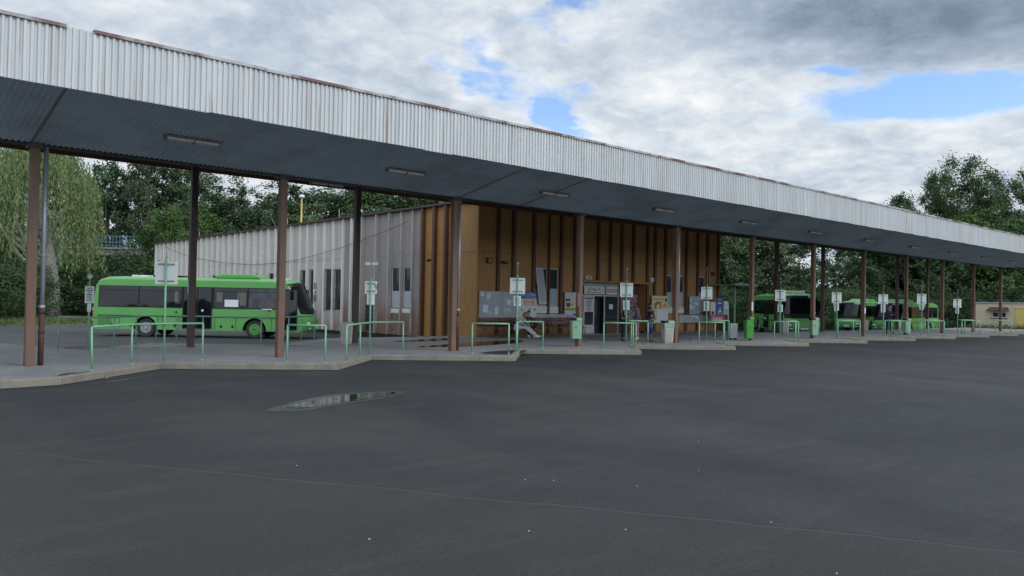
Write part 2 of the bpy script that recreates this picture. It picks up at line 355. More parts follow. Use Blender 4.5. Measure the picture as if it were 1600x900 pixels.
M['teal']=pm('teal_screen',(.22,.42,.40),None,5,.3)
M['hut']=pm('hut_plaster',(.56,.49,.36),(.50,.43,.32),1.2,.9,bump=.2,bscale=20,c3=(.36,.31,.23),s3=.7,t3=(.6,.85))
M['hutdoor']=pm('hut_yellow_door',(.62,.48,.15),(.56,.43,.13),2,.5)
M['brick_dark']=pm('awning_tiles',(.055,.035,.04),(.08,.05,.05),6,.7,bump=.4,bscale=20)
M['bark']=pm('bark',(.17,.145,.115),(.10,.085,.07),5,.95,stretch=(3,3,.5),bump=.6,bscale=12)
M['bark_pale']=pm('bark_pale',(.42,.41,.37),(.25,.24,.22),4,.9,stretch=(2,2,1.5),bump=.3)
M['bridge_conc']=pm('bridge_concrete',(.40,.375,.33),(.30,.28,.25),.6,.9,c3=(.16,.15,.13),s3=.7,t3=(.5,.7),stretch3=(1,1,.4),bump=.3)
M['bridge_rail']=pm('bridge_railing_blue',(.11,.23,.32),None,2,.5)
M['yellowpole']=pm('yellow_pole',(.50,.42,.12),None,2,.5)

def leafmat(name, c1, c2, sc=.5, trans=.25):
    m,nt,N,L,b=newmat(name); tc=N.new('ShaderNodeTexCoord'); oi=N.new('ShaderNodeObjectInfo')
    add=N.new('ShaderNodeVectorMath'); add.operation='ADD'; L.new(tc.outputs['Object'],add.inputs[0]); L.new(oi.outputs['Location'],add.inputs[1])
    n=N.new('ShaderNodeTexNoise'); n.inputs['Scale'].default_value=sc; n.inputs['Detail'].default_value=5; n.inputs['Roughness'].default_value=.7; L.new(add.outputs[0],n.inputs['Vector'])
    r=N.new('ShaderNodeMapRange'); r.inputs['From Min'].default_value=.35; r.inputs['From Max'].default_value=.65; L.new(n.outputs['Fac'],r.inputs['Value'])
    mx=N.new('ShaderNodeMix'); mx.data_type='RGBA'; mx.inputs[6].default_value=(*c1,1); mx.inputs[7].default_value=(*c2,1); L.new(r.outputs[0],mx.inputs['Factor'])
    hs=N.new('ShaderNodeHueSaturation'); L.new(mx.outputs[2],hs.inputs['Color'])
    rr=N.new('ShaderNodeMapRange'); rr.inputs['To Min'].default_value=.72; rr.inputs['To Max'].default_value=1.25; L.new(oi.outputs['Random'],rr.inputs['Value']); L.new(rr.outputs[0],hs.inputs['Value'])
    L.new(hs.outputs[0],b.inputs['Base Color']); b.inputs['Roughness'].default_value=.6; b.inputs['Specular IOR Level'].default_value=.25
    tr=N.new('ShaderNodeBsdfTranslucent'); L.new(hs.outputs[0],tr.inputs['Color']); ms=N.new('ShaderNodeMixShader'); ms.inputs[0].default_value=trans
    L.new(b.outputs[0],ms.inputs[1]); L.new(tr.outputs[0],ms.inputs[2]); L.new(ms.outputs[0],N['Material Output'].inputs[0])
    return m
M['leaf_dark']=leafmat('leaf_dark',(.040,.080,.034),(.064,.112,.046))
M['leaf_mid']=leafmat('leaf_mid',(.058,.108,.040),(.088,.150,.055))
M['leaf_bright']=leafmat('leaf_bright',(.075,.145,.038),(.110,.190,.055))  # brighter green foliage colour
M['leaf_birch']=leafmat('leaf_birch',(.068,.108,.052),(.100,.148,.070))
M['leaf_willow']=leafmat('leaf_willow',(.125,.175,.070),(.190,.245,.105),.8)
M['weed']=leafmat('weed_leaf',(.07,.11,.03),(.12,.15,.05),2)

def asphalt(name, base, base2, pale, seam=False):
    m,nt,N,L,b=newmat(name); g=N.new('ShaderNodeNewGeometry'); P=g.outputs['Position']
    def noi(sc,st=(1,1,1),det=6,rg=.6,w=0,rz=0.0):
        mp=N.new('ShaderNodeMapping'); mp.inputs['Scale'].default_value=st; mp.inputs['Location'].default_value=(w,w*.7,0); mp.inputs['Rotation'].default_value=(0,0,rz); L.new(P,mp.inputs[0])
        n=N.new('ShaderNodeTexNoise'); n.inputs['Scale'].default_value=sc; n.inputs['Detail'].default_value=det; n.inputs['Roughness'].default_value=rg; L.new(mp.outputs[0],n.inputs['Vector']); return n.outputs['Fac']
    def mrg(v,a,c,x=0,y=1):
        r=N.new('ShaderNodeMapRange'); r.inputs['From Min'].default_value=a; r.inputs['From Max'].default_value=c; r.inputs['To Min'].default_value=x; r.inputs['To Max'].default_value=y; L.new(v,r.inputs['Value']); return r.outputs[0]
    def mix(f,a,bb,bt='MIX'):
        x=N.new('ShaderNodeMix'); x.data_type='RGBA'; x.blend_type=bt
        if isinstance(f,(int,float)): x.inputs['Factor'].default_value=f
        else: L.new(f,x.inputs['Factor'])
        for k,q in ((6,a),(7,bb)):
            if isinstance(q,tuple): x.inputs[k].default_value=(*q,1)
            else: L.new(q,x.inputs[k])
        return x.outputs[2]
    def mth(op,a,c=None):
        x=N.new('ShaderNodeMath'); x.operation=op
        for i,q in enumerate((a,c)):
            if q is None: continue
            if isinstance(q,(int,float)): x.inputs[i].default_value=q
            else: L.new(q,x.inputs[i])
        return x.outputs[0]
    c=mix(mrg(noi(.35,det=5),.35,.65),base,base2)
    c=mix(mth('MULTIPLY',mrg(noi(.28,(1,.35,1),7,.68,11,-.25),.47,.72),.6),c,pale)
    c=mix(mth('MULTIPLY',mrg(noi(1.1,(.35,1.6,1),6,.7,23,.5),.52,.75),.55),c,pale)
    c=mix(mth('MULTIPLY',mrg(noi(.55,(.22,1.8,1),7,.75,41,.85),.55,.70),.5),c,(.022,.025,.028) if seam else base)
    sp=noi(95,det=2,rg=.5); c=mix(1.0,c,mix(mrg(sp,.3,.7),(.30,.30,.30),(1.85,1.85,1.85)),'MULTIPLY'); c=mix(1.0,c,mix(mrg(noi(48,det=3,rg=.6,w=2),.3,.7),(.65,.65,.65),(1.35,1.35,1.35)),'MULTIPLY'); c=mix(1.0,c,mix(mrg(noi(22,det=4,rg=.7),.3,.7),(.62,.62,.62),(1.35,1.35,1.35)),'MULTIPLY')
    sp2=noi(300,det=1); c=mix(mrg(sp2,.70,.76),c,(.22,.22,.21))
    h=mth('ADD',sp,mth('MULTIPLY',noi(14,det=3),.5))
    if seam:
        sx=N.new('ShaderNodeSeparateXYZ'); L.new(P,sx.inputs[0])
        n=Vector((8.5,5.17,0)).normalized()
        cst=n.x*3.46+n.y*7.2
        wob=mth('ADD',mth('MULTIPLY',mth('SUBTRACT',noi(.7,det=3,w=5),.5),.35),mth('MULTIPLY',mth('SUBTRACT',noi(7,det=2),.5),.03))
        d=mth('ADD',mth('SUBTRACT',mth('ADD',mth('MULTIPLY',sx.outputs[0],n.x),mth('MULTIPLY',sx.outputs[1],n.y)),cst),wob)
        line=mth('MULTIPLY',mrg(mth('ABSOLUTE',d),.006,.020,1,0),mrg(noi(2.5,det=3,w=9),.35,.5,.35,1))
        c=mix(line,c,(.020,.021,.022))
        l2=mth('MULTIPLY',mrg(mth('ABSOLUTE',mth('ADD',d,.032)),.010,.026,.35,0),1.0)
        c=mix(l2,c,(.085,.088,.086))
        near=mrg(d,-.3,.3,1,0)   # older strip of paving on the camera side of the joint
        c=mix(mth('MULTIPLY',near,.12),c,(.075,.068,.055))
        h=mth('SUBTRACT',h,mth('MULTIPLY',line,1.5))
    L.new(c,b.inputs['Base Color'])
    L.new(mrg(noi(.5,det=4,w=3),.3,.7,.80,.62),b.inputs['Roughness']); b.inputs['Specular IOR Level'].default_value=.4
    bp=N.new('ShaderNodeBump'); bp.inputs['Strength'].default_value=.7; bp.inputs['Distance'].default_value=.008; L.new(h,bp.inputs['Height']); L.new(bp.outputs[0],b.inputs['Normal'])
    return m
M['asphalt']=asphalt('asphalt_forecourt',(.0160,.0188,.0212),(.0225,.0255,.0283),(.052,.054,.052),True)
M['lot']=asphalt('asphalt_lot',(.030,.034,.039),(.040,.045,.050),(.08,.08,.08))
M['platform']=asphalt('platform_paving',(.175,.185,.195),(.225,.235,.245),(.31,.31,.305))
M['grass']=pm('grass_ground',(.05,.085,.022),(.085,.11,.035),1.5,.95,bump=.6,bscale=15,c3=(.12,.10,.06),s3=.6,t3=(.58,.75),world_space=True)
def watermat():
    m,nt,N,L,b=newmat('puddle_water'); b.inputs['Base Color'].default_value=(.012,.013,.014,1); b.inputs['Roughness'].default_value=.02; b.inputs['IOR'].default_value=1.33
    b.inputs['Specular IOR Level'].default_value=1.0
    g=N.new('ShaderNodeNewGeometry'); n=N.new('ShaderNodeTexNoise'); n.inputs['Scale'].default_value=3; L.new(g.outputs['Position'],n.inputs['Vector'])
    bp=N.new('ShaderNodeBump'); bp.inputs['Strength'].default_value=.01; L.new(n.outputs['Fac'],bp.inputs['Height']); L.new(bp.outputs[0],b.inputs['Normal'])
    return m
M['water']=watermat()
M['wet']=pm('wet_asphalt',(.022,.023,.025),(.03,.031,.033),2,.35,world_space=True)

# ================================================================== the ground
LOTZ=-0.30
g=MB(); g.add([(-1500,-800,LOTZ-.02),(2500,-800,LOTZ-.02),(2500,2500,LOTZ-.02),(-1500,2500,LOTZ-.02)],[(0,1,2,3)]); tag(g.build('ground',M['grass']),kind='structure')
g=MB(); g.add([(-60,19,LOTZ),(140,19,LOTZ),(140,36,LOTZ),(78,36,LOTZ),(60,44,LOTZ),(41.5,74,LOTZ),(22,74,LOTZ),(15.5,58.5,LOTZ),(11.5,57,LOTZ),(-60,48,LOTZ)],[tuple(range(10))]); tag(g.build('back_lot',M['lot']),kind='structure')
g=MB(); g.box(-70,160,-70,20.3,LOTZ-.1,0.0); tag(g.build('forecourt_road',M['asphalt']),kind='structure')
# platform: saw-tooth front and back edge
front=[(-30,17.6),(2.46,17.02),(3.5,17.2)]
outer=[3.7+5.9*k for k in range(13)]
for k,ox in enumerate(outer):
    if k: front.append((ox,17.38))
    front.append((ox+2.4,19.75))
front=front[:3]+[(4.5,18.15),(6.12,19.72)]+front[4:]
front=[p for p in front if p[0]<79]+[(80,18.0),(130,18.0)]
back=[(130,26.0),(41.4,26.0),(41.3,29.0),(15.6,29.0),(14.3,28.0),(11.6,25.35),(8.5,28.3),(5.7,25.4),(4.2,29.6),(-30,29.6)]
PZ=.12
def poly_solid(name, poly, z0, z1, mat):
    from mathutils.geometry import delaunay_2d_cdt
    n=len(poly); v,e,f,_,_,_=delaunay_2d_cdt([Vector(p) for p in poly],[],[list(range(n))],1,1e-5)
    mb=MB(); fs=[]
    for q in f:
        a,b,c=[v[i] for i in q[:3]]; q=list(q)
        if (b-a).cross(c-a)<0: q.reverse()
        fs.append(tuple(q))
    mb.add([(p.x,p.y,z1) for p in v],fs)
    for i in range(n):
        (x,y),(x2,y2)=poly[i],poly[(i+1)%n]; mb.add([(x,y,z0),(x2,y2,z0),(x2,y2,z1),(x,y,z1)],[(0,1,2,3)])
    return mb.build(name,mat)
tag(poly_solid('platform', front+back, LOTZ-.05, PZ, M['platform']),kind='structure')
# kerb stones along the front edge
def kerb(name, pts, w, z0, z1, mat, seg=.98, gap=.012, jit=.006):
    mb=MB(); rnd=random.Random(3)
    for (a,b) in zip(pts[:-1],pts[1:]):
        a=Vector((*a,0)); b=Vector((*b,0)); d=(b-a); L=d.length; d.normalize(); nrm=Vector((d.y,-d.x,0))
        n=max(1,round(L/seg)); s=L/n
        for i in range(n):
            p=a+d*(i*s); q=a+d*((i+1)*s-gap); j=rnd.uniform(-jit,jit); jz=rnd.uniform(-jit,jit)
            o1=nrm*(.012+j); o2=-nrm*w
            vs=[p+o1,q+o1,q+o2,p+o2]
            ch=.018
            mb.add([(v.x,v.y,z0) for v in vs[:2]]+[(vs[2].x,vs[2].y,z0),(vs[3].x,vs[3].y,z0)]+
                   [(v.x,v.y,z1-ch+jz) for v in vs[:2]]+[((vs[1]-nrm*ch).x,(vs[1]-nrm*ch).y,z1+jz),((vs[0]-nrm*ch).x,(vs[0]-nrm*ch).y,z1+jz)]+[(vs[2].x,vs[2].y,z1+jz),(vs[3].x,vs[3].y,z1+jz)],
                   [(0,1,5,4),(4,5,6,7),(7,6,8,9),(1,2,8,6,5),(0,4,7,9,3),(2,3,9,8)])
    return mb.build(name,mat,fix=True)
tag(kerb('kerb',front,.16,-.02,PZ+.022,M['kerb']),kind='structure')
tag(kerb('back_kerb',[(14.3,28.0),(11.6,25.35),(8.5,28.3),(5.7,25.4),(4.2,29.6)][::-1],.12,LOTZ,PZ+.012,M['kerb']),kind='structure')
g=MB(); g.add([(74,20.3,PZ+.004),(74,27,PZ+.004),(81.5,27,PZ+.004),(81.5,18.8,PZ+.004),(79.6,19.2,PZ+.004),(79.2,22.5,PZ+.004),(78.2,26,PZ+.004)],[(3,2,6,5,4)]); tag(g.build('grass_strip',M['grass']),kind='structure')
# dirt strip and weeds behind the platform
def blob(name,pts,z,mat,kind='structure',wob=.0,seed=1):
    rnd=random.Random(seed); mb=MB(); out=[]
    n=len(pts)
    for i in range(n):
        p0,p1,p2,p3=[Vector(pts[(i+k)%n]) for k in (-1,0,1,2)]
        for t in np.linspace(0,1,8,endpoint=False):
            q=.5*((2*p1)+(-p0+p2)*t+(2*p0-5*p1+4*p2-p3)*t*t+(-p0+3*p1-3*p2+p3)*t**3)
            out.append((q.x+rnd.uniform(-wob,wob),q.y+rnd.uniform(-wob,wob),z))
    mb.add(out,[tuple(range(len(out)))]); return tag(mb.build(name,mat),kind=kind)
blob('wet_patch',[(5.25,11.72),(6.2,12.5),(7.1,12.95),(7.8,12.93),(8.5,12.72),(7.85,12.12),(7.05,11.82),(6.4,11.62),(5.65,11.4)],.004,M['wet'],wob=.015)
blob('puddle',[(5.52,11.80),(6.26,12.32),(7.11,12.74),(7.77,12.74),(8.22,12.61),(7.69,12.22),(7.03,12.0),(6.43,11.80),(5.80,11.60)],.008,M['water'],wob=.008)
blob('puddle',[(3.9,16.85),(4.5,17.35),(5.0,17.65),(5.3,17.75),(4.9,17.5),(4.4,17.15)],.008,M['water'],wob=.01,seed=4)
blob('puddle',[(3.55,17.75),(3.75,18.15),(4.15,18.35),(4.5,18.5),(4.3,18.1),(3.95,17.85)],PZ+.006,M['water'],wob=.01,seed=5)
blob('puddle',[(15.6,22.6),(17.2,23.4),(19.5,24.3),(21.2,24.6),(22.6,25.2),(21.4,23.6),(19.3,22.6),(17.2,22.1)],PZ+.006,M['water'],wob=.03,seed=6)
blob('puddle',[(16.5,25.6),(18.2,26.6),(20.4,27.2),(20.0,26.3),(18.2,25.6)],PZ+.006,M['water'],wob=.03,seed=7)
blob('wet_patch',[(15.6,19.1),(16.4,19.6),(17.4,19.8),(18.0,19.6),(16.9,18.7),(15.9,18.3)],PZ+.004,M['wet'],wob=.02,seed=8)
blob('puddle',[(6.4,26.0),(7.0,26.1),(8.4,26.0),(8.7,25.8),(7.4,25.75)],PZ+.006,M['water'],wob=.02,seed=9)
blob('puddle',[(9.9,25.7),(10.6,25.6),(12.4,25.0),(12.5,24.8),(10.6,25.3)],PZ+.006,M['water'],wob=.02,seed=10)
for i,(a,b,c,d) in enumerate([(2.0,30.5,6.5,31.2),(4.0,33,9,33.9),(13.5,30.5,19,31.2),(15,33,20,34.5),(42.5,27,49,27.5)]):
    blob('puddle',[(a,b),((a+c)/2,b+.5),(c,d),((a+c)/2,(b+d)/2-.2)],LOTZ+.004,M['water'],wob=.05,seed=20+i)

def cracks():
    mb=MB(); rnd=random.Random(5)
    def crack(a,b,w,z):
        a=Vector(a); b=Vector(b); d=(b-a); n=24; nr=Vector((-d.y,d.x)).normalized(); off=0; L=[];Rr=[]
        for i in range(n+1):
            off+=rnd.uniform(-.035,.035); p=a+d*(i/n)+nr*off; ww=w*rnd.uniform(.3,1)*(1-abs(2*i/n-1)**4)+.002
            L.append((p.x+nr.x*ww,p.y+nr.y*ww,z)); Rr.append((p.x-nr.x*ww,p.y-nr.y*ww,z))
        vs=L+Rr; mb.add(vs,[(i,i+1,n+2+i,n+1+i) for i in range(n)])
    crack((9.6,24.6),(11.2,20.6),.018,PZ+.005); crack((9.4,22.0),(10.9,19.4),.016,PZ+.005); crack((13.0,24.4),(15.5,20.2),.012,PZ+.005)
    crack((20,22),(26,21.3),.01,PZ+.005); crack((24,24),(33,22.5),.012,PZ+.005); crack((2,19.6),(5.5,23.2),.01,PZ+.005)
    crack((12.0,8.6),(15.6,8.4),.006,.004); crack((9.0,8.9),(12.0,9.0),.005,.004); crack((-2.0,13),(4.5,17),.004,.004)
    return tag(mb.build('ground_cracks',M['dark']),kind='structure')
cracks()

# unseen rise added behind the camera to block low sky off the front wall
mb=MB(); vs=[]; n=420; rnd=random.Random(31)
for i in range(n+1):
    a=R(102+ (368-102)*i/n); h_=8.5+2.6*math.sin(a*7)+1.8*math.sin(a*17+1)+rnd.uniform(-.9,.9)+1.1*math.sin(a*53)
    h_=max(h_,2)*(min(1,i/25,(n-i)/25)**.5)
    for (r_,z_) in ((82,LOTZ-.1),(84,h_*.6),(90,h_),(140,h_*.8),(150,LOTZ-.1)): vs.append((math.cos(a)*r_,math.sin(a)*r_,z_))
mb.add(vs,[(5*i+k,5*i+k+1,5*i+k+6,5*i+k+5) for i in range(n) for k in range(4)]); tag(mb.build('sky_blocker',M['leaf_dark']),kind='structure')

# ================================================================== canopy
YF,ZFB,ZFT,YV,ZV=17.07,5.78,6.99,20.42,5.17
CX0,CX1=-8.0,70.1
canopy=empty('bus_station_canopy',(0,0,0),0,'long canopy with corrugated pale metal fascia on brown posts over the bus stands','canopy')
def corr(u0,u1,period,depth):
    pts=[]; u=u0
    while u<u1:
        for a,d in ((0,0),(.36,0),(.48,1),(.88,1)):
            if u+a*period<u1: pts.append((u+a*period,d*depth))
        u+=period
    pts.append((u1,0)); return pts
def fascia():
    mb=MB(); pts=[]; rnd=random.Random(2); x=CX0
    zoff={}
    for u,d in corr(CX0,CX1,.118,.034):
        pts.append((u,YF-d))
    n=len(pts); vs=[]
    for i,(x,y) in enumerate(pts):
        k=int((x-CX0)//.944); r2=random.Random(k); j=r2.uniform(-.012,.012); t=r2.uniform(-.006,.006)
        vs+=[(x,y+t,ZFB+j-.01),(x,y+t,ZFT-.02)]
    mb.add(vs,[(2*i,2*i+2,2*i+3,2*i+1) for i in range(n-1)])
    return mb.build('fascia',M['fascia'],canopy)
fascia()
mb=MB(); mb.box(CX1-.002,CX1+.01,YF,YV+.1,ZV,ZFT-.05); mb.build('end_fascia',M['soffit'],canopy)
# coping in lengths, one length missing
mb=MB(); rnd=random.Random(4); x=CX0
cuts=[CX0,-2.0,3.42,]; 
xs=[(CX0,-2.6),(-2.58,.9),(.92,3.38),(3.86,7.4),(7.42,10.5)]; x=10.52
while x<CX1: L=rnd.choice([2.9,3.4,3.9]); xs.append((x,min(x+L,CX1))); x+=L+.02
for a,b in xs:
    j=rnd.uniform(-.008,.008)
    mb.box(a,b,YF-.065,YF-.045,ZFT-.055+j,ZFT+.012+j); mb.box(a,b,YF-.0448,YF+.14,ZFT-.012+j,ZFT+.012+j)
mb.build('coping',M['coping'],canopy)
def sheet(name,y0,z0,y1,z1,period,depth,x0,x1,mat):
    mb=MB(); vs=[]; pts=corr(x0,x1,period,depth)
    for x,d in pts: vs+=[(x,y0,z0+d),(x,y1,z1+d)]
    mb.add(vs,[(2*i,2*i+1,2*i+3,2*i+2) for i in range(len(pts)-1)]); return mb.build(name,mat,canopy)
sheet('soffit',YF-.01,ZFB+.0,YV,ZV,.118,.022,CX0,CX1,M['soffit'])
mb=MB()
for x in (15.55,18.3,3.4): mb.box(x,x+.022,0,1,-.02,.0,M=Matrix(((1,0,0,0),(0,YV-YF,0,YF),(0,ZV-ZFB,1,ZFB-.002),(0,0,0,1))))
mb.build('soffit_joint',M['fixture'],canopy)
mb=MB(); mb.add([(CX0,YF,ZFT-.05),(CX1,YF,ZFT-.05),(CX1,YV,ZV+.45),(CX0,YV,ZV+.45),(CX0,27.3,ZV+1.35),(CX1,27.3,ZV+1.35)],[(0,1,2,3),(3,2,5,4)]); mb.build('roof_deck',M['rooftar'],canopy)
mb=MB(); mb.box(CX0,CX1,YV+.0,YV+.22,ZV-.02,ZV+.12); mb.build('gutter_beam',M['bumper_black'],canopy)
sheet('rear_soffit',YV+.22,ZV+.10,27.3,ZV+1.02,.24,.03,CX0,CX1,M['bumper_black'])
mb=MB(); mb.box(CX0,CX1,27.3,27.345,ZV+.9,ZV+1.4); mb.build('rear_fascia',M['fin'],canopy)
def hpost(x,y,z0,z1,w=.19):
    mb=MB(); t=.012; h=w/2
    mb.box(x-h,x+h,y-h,y+h,z0,z1); return mb
for i in range(12):
    o=hpost(3.5+6*i,20.49,PZ,ZV+.02).build('post',M['post_brown'],canopy,bevel=.008)
    f=MB(); f.box(3.5+6*i-.16,3.5+6*i+.16,20.35,20.66,ZV-.10,ZV-.012); f.build('post_bracket',M['dark'],o)
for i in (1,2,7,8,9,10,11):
    hpost(3.5+6*i-.62,25.7,PZ,ZV+.83,.2).build('post',M['post_shaded'],canopy,bevel=.008)
for i in (0,2,4,6,8):
    x=3.5+6*i+.235; y=20.52
    mb=MB(); mb.tube([(x,y,1.45),(x,y,ZV)],.052,14); mb.tube([(x,y,1.42),(x,y,1.50)],.068,14)
    mb.tube([(x,y,2.62),(x,y,2.66)],.058,14); mb.tube([(x,y,3.9),(x,y,3.94)],.058,14); o=mb.build('downpipe',M['zinc'],canopy)
    mb=MB(); mb.tube([(x,y,PZ),(x,y,1.44)],.060,14); mb.tube([(x,y,1.30),(x,y,1.41)],.072,14); mb.tube([(x,y,.86),(x,y,.92)],.070,14); mb.tube([(x,y,.62),(x,y,.66)],.066,14); mb.build('cast_pipe',M['rust'],o)
    mb=MB(); mb.box(x-.16,x+.02,y-.012,y+.012,3.2,3.24); mb.build('pipe_clamp',M['dark'],o)
# stickers and notices stuck on posts
def sticker(x,y,z,w,h,mat,label,face='-y',grp=None):
    mb=MB()
    if face=='-y': mb.box(x-w/2,x+w/2,y-.004,y,z-h/2,z+h/2)
    else: mb.box(x-.004,x,y-w/2,y+w/2,z-h/2,z+h/2)
    return tag(mb.build('notice',mat),label,'notice',grp)
sticker(33.42,20.39,1.75,.12,.42,M['sign_back'],'torn white notice on the brown post with the bright green bin')
sticker(45.5,20.39,1.62,.14,.34,M['paper'],'white paper notice on the brown post standing in front of the third bus')
sticker(21.39,20.42,1.9,.10,.5,M['purple'],'peeling graffiti sticker on the brown post left of the station entrance','-x')
sticker(8.76,25.68,2.05,.09,.42,M['zinc'],'peeling strip of paper on the dark rear post in front of the big parked bus','-x')

# strip lights
def striplight():
    t=empty('strip_light',(0,0,0),0,None,'ceiling light','strip lights under the canopy soffit')
    mb=MB(); mb.box(-.66,.66,-.09,.09,-.035,.0); mb.build('housing',M['fixture'],t,bevel=.006)
    mb=MB(); mb.prism([(-.075,-.036),(.075,-.036),(.055,-.085),(-.055,-.085)],-.63,.63,axis='x'); mb.build('diffuser',M['tube'],t,bevel=.008)
    mb=MB()
    for x in (-.63,0,.60): mb.box(x-.012,x+.03,-.082,.082,-.09,-.034)
    mb.build('end_clip',M['fixture'],t)
    return t
sl=striplight()
ords=['','second','third','fourth','fifth','sixth','seventh','eighth','ninth','tenth','eleventh','twelfth']
slab=['long strip light under the canopy nearest the camera, between the first two front posts','strip light under the canopy between the second and third front post','strip light under the canopy left of the post by the station entrance','strip light under the canopy above the station entrance doors','strip light under the canopy above the right end of the station building']
for k in range(11):
    o = sl if k==0 else copy_tree(sl)
    o.location=(6.42+5.98*k,18.75,ZFB-(18.75-YF)*(ZFB-ZV)/(YV-YF)-.012); o.rotation_euler=(-math.atan((ZFB-ZV)/(YV-YF)),0,0)
    o['label']=slab[k] if k<5 else ('strip light under the canopy, %s from the left end'%ords[k] if k<10 else 'small distant strip light at the far right end of the canopy')
o=copy_tree(sl); o.location=(12.72,24.0,5.70); o.rotation_euler=(0,0,0); o['label']='dark strip light hanging behind the canopy edge beside the rear post'
mb=MB(); mb.tube([(-.5,0,0),(-.5,0,.12)],.008,6); mb.tube([(.5,0,0),(.5,0,.12)],.008,6); mb.build('hanger',M['dark'],o)

# ================================================================== station building
BX0,BX1,BY0,BY1,BZT=22.12,41.25,27.5,73.5,6.30
bld=empty('station_building',(BX0,BY0,0),0,'flat roofed bus station building, orange ribbed front and stained white ribbed side','building')
bld.location=(0,0,0)
def wallgrid(mb, u0,u1,v0,v1, holes, plane, c, depth, rev=.10, mi=0):
    """wall with openings; plane 'y': u=X at Y=c facing -Y; plane 'x': u=Y at X=c facing -X"""
    us=sorted({u0,u1,*[h[0] for h in holes],*[h[1] for h in holes]}); us=[u for u in us if u0<=u<=u1]
    vs=sorted({v0,v1,*[h[2] for h in holes],*[h[3] for h in holes]}); vs=[v for v in vs if v0<=v<=v1]
    P=(lambda u,v,d=0:(u,c+d,v)) if plane=='y' else (lambda u,v,d=0:(c+d,u,v))
    for a,b in zip(us[:-1],us[1:]):
        for e,f in zip(vs[:-1],vs[1:]):
            mu,mv=(a+b)/2,(e+f)/2
            if any(h[0]<mu<h[1] and h[2]<mv<h[3] for h in holes): continue
            q=[P(a,e),P(b,e),P(b,f),P(a,f)]
            if plane=='x': q=q[::-1]
            mb.add(q,[(0,1,2,3)],mi)
    for h in holes:
        if h[1]<=u0 or h[0]>=u1: continue
        a,b,e,f=h[:4]; dd=h[4] if len(h)>4 else rev
        for (s,t) in (((a,e),(b,e)),((b,e),(b,f)),((b,f),(a,f)),((a,f),(a,e))):
            mb.add([P(*s),P(*t),P(*t,dd),P(*s,dd)],[(0,1,2,3)],mi)
FW=[(25.73,26.58,1.59,3.44),(26.66,27.35,1.59,3.44),(29.02,34.14,.12,2.85,.9),(36.01,36.60,1.64,3.45),(37.15,37.70,1.64,3.48),(39.17,39.80,1.70,3.47)]
mb=MB(); wallgrid(mb,BX0,BX1,.24,BZT,FW,'y',BY0,.1); mb.build('front_wall',M['orange'],bld)
mb=MB(); mb.box(BX0+.03,29.02,BY0+.03,BY0+.3,-.1,.24); mb.box(34.14,BX1-.03,BY0+.03,BY0+.3,-.1,.24); mb.build('plinth',M['rustpan'],bld)
SW=[(32.66,33.52,1.39,3.42),(33.70,34.60,1.37,3.45),(39.70,40.68,1.05,3.47),(40.82,41.76,1.02,3.50),(42.95,43.75,1.02,3.49),(44.10,44.90,1.02,3.49),(38.05,38.40,1.05,3.40),(36.25,37.2,0.0,1.95)]
for y in (47.5,48.8,51.5,52.8,57.5,58.8,63.5,64.8): SW.append((y,y+.8,1.0,3.35))
mb=MB(); wallgrid(mb,BY0,31.68,-.0,BZT,[],'x',BX0,.1); mb.build('side_wall_orange',M['orange'],bld)
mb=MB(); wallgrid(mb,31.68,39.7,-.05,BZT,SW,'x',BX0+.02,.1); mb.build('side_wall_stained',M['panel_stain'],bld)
mb=MB(); wallgrid(mb,39.7,BY1,-.1,BZT,[h for h in SW if h[0]>=39.7],'x',BX0+.02,.1); mb.build('side_wall_white',M['panel_w_shaded'],bld)
mb=MB(); mb.add([(BX1,BY0,-.3),(BX1,BY1,-.3),(BX1,BY1,BZT),(BX1,BY0,BZT)],[(0,1,2,3)]); mb.add([(BX0,BY1,-.3),(BX1,BY1,-.3),(BX1,BY1,BZT),(BX0,BY1,BZT)],[(0,1,2,3)]); mb.build('rear_wall',M['panel_w_shaded'],bld)
mb=MB(); mb.box(BX0+.1,BX1-.1,BY0+.95,BY0+1.2,0,BZT-.1); mb.box(BX0+.35,BX0+.6,BY0+1,BY1-.2,-.3,BZT-.1); mb.build('inner_wall',M['interior'],bld)
mb=MB(); mb.box(BX0+.06,BX0+.30,31.7,BY1,LOTZ,-.05); mb.box(BX0+.06,BX0+.3,BY0+.1,31.7,LOTZ,.0); mb.build('foot_wall',M['interior'],bld)
mb=MB(); mb.box(BX0-.26,BX1+.1,BY0-.14,BY1+.1,BZT,BZT+.10); mb.build('roof',M['roofcap'],bld)
rf=[o for o in bpy.data.objects if o.name=='roof'][0]
# rust coloured bottom panels on the stained side
mb=MB()
for a,b in ((32.66,33.52),(33.70,34.60)):
    mb.box(BX0+.008,BX0+.024,a,b,-.04,1.0)
mb.build('rusty_panel',M['rustpan'],bld)
def fin_front(x,z0,w=.17,d=.11):
    mb=MB(); mb.box(x-w/2,x+w/2,BY0-d,BY0+.0,z0,BZT); return mb
FX=[23.34,24.29,25.60,26.62,27.47,28.45,30.2,31.15,32.08,33.04,34.25,34.91,35.86,36.88,37.86,38.98,39.97,41.10]
for x in FX:
    z0=2.95 if 29<x<34.2 else .24
    fin_front(x,z0,.17 if x not in (26.62,) else .08).build('rib',M['fin'],bld)
mb=MB(); mb.box(BX0+.01,22.25,BY0-.05,BY0-.001,.2,BZT); mb.box(29.0,34.4,BY0-.16,BY0-.001,2.86,2.95); mb.build('trim',M['orange'],bld)
mb=MB()
for a,b in zip([BX0]+FX,FX+[BX1]):
    if b-a>.3: mb.box(a+.09,b-.09,BY0-.010,BY0-.001,4.0,4.018)
mb.box(BX0-.010,BX0-.001,BY0,31.6,4.0,4.018)
y=31.7
mb.build('sheet_joint',M['fin'],bld)
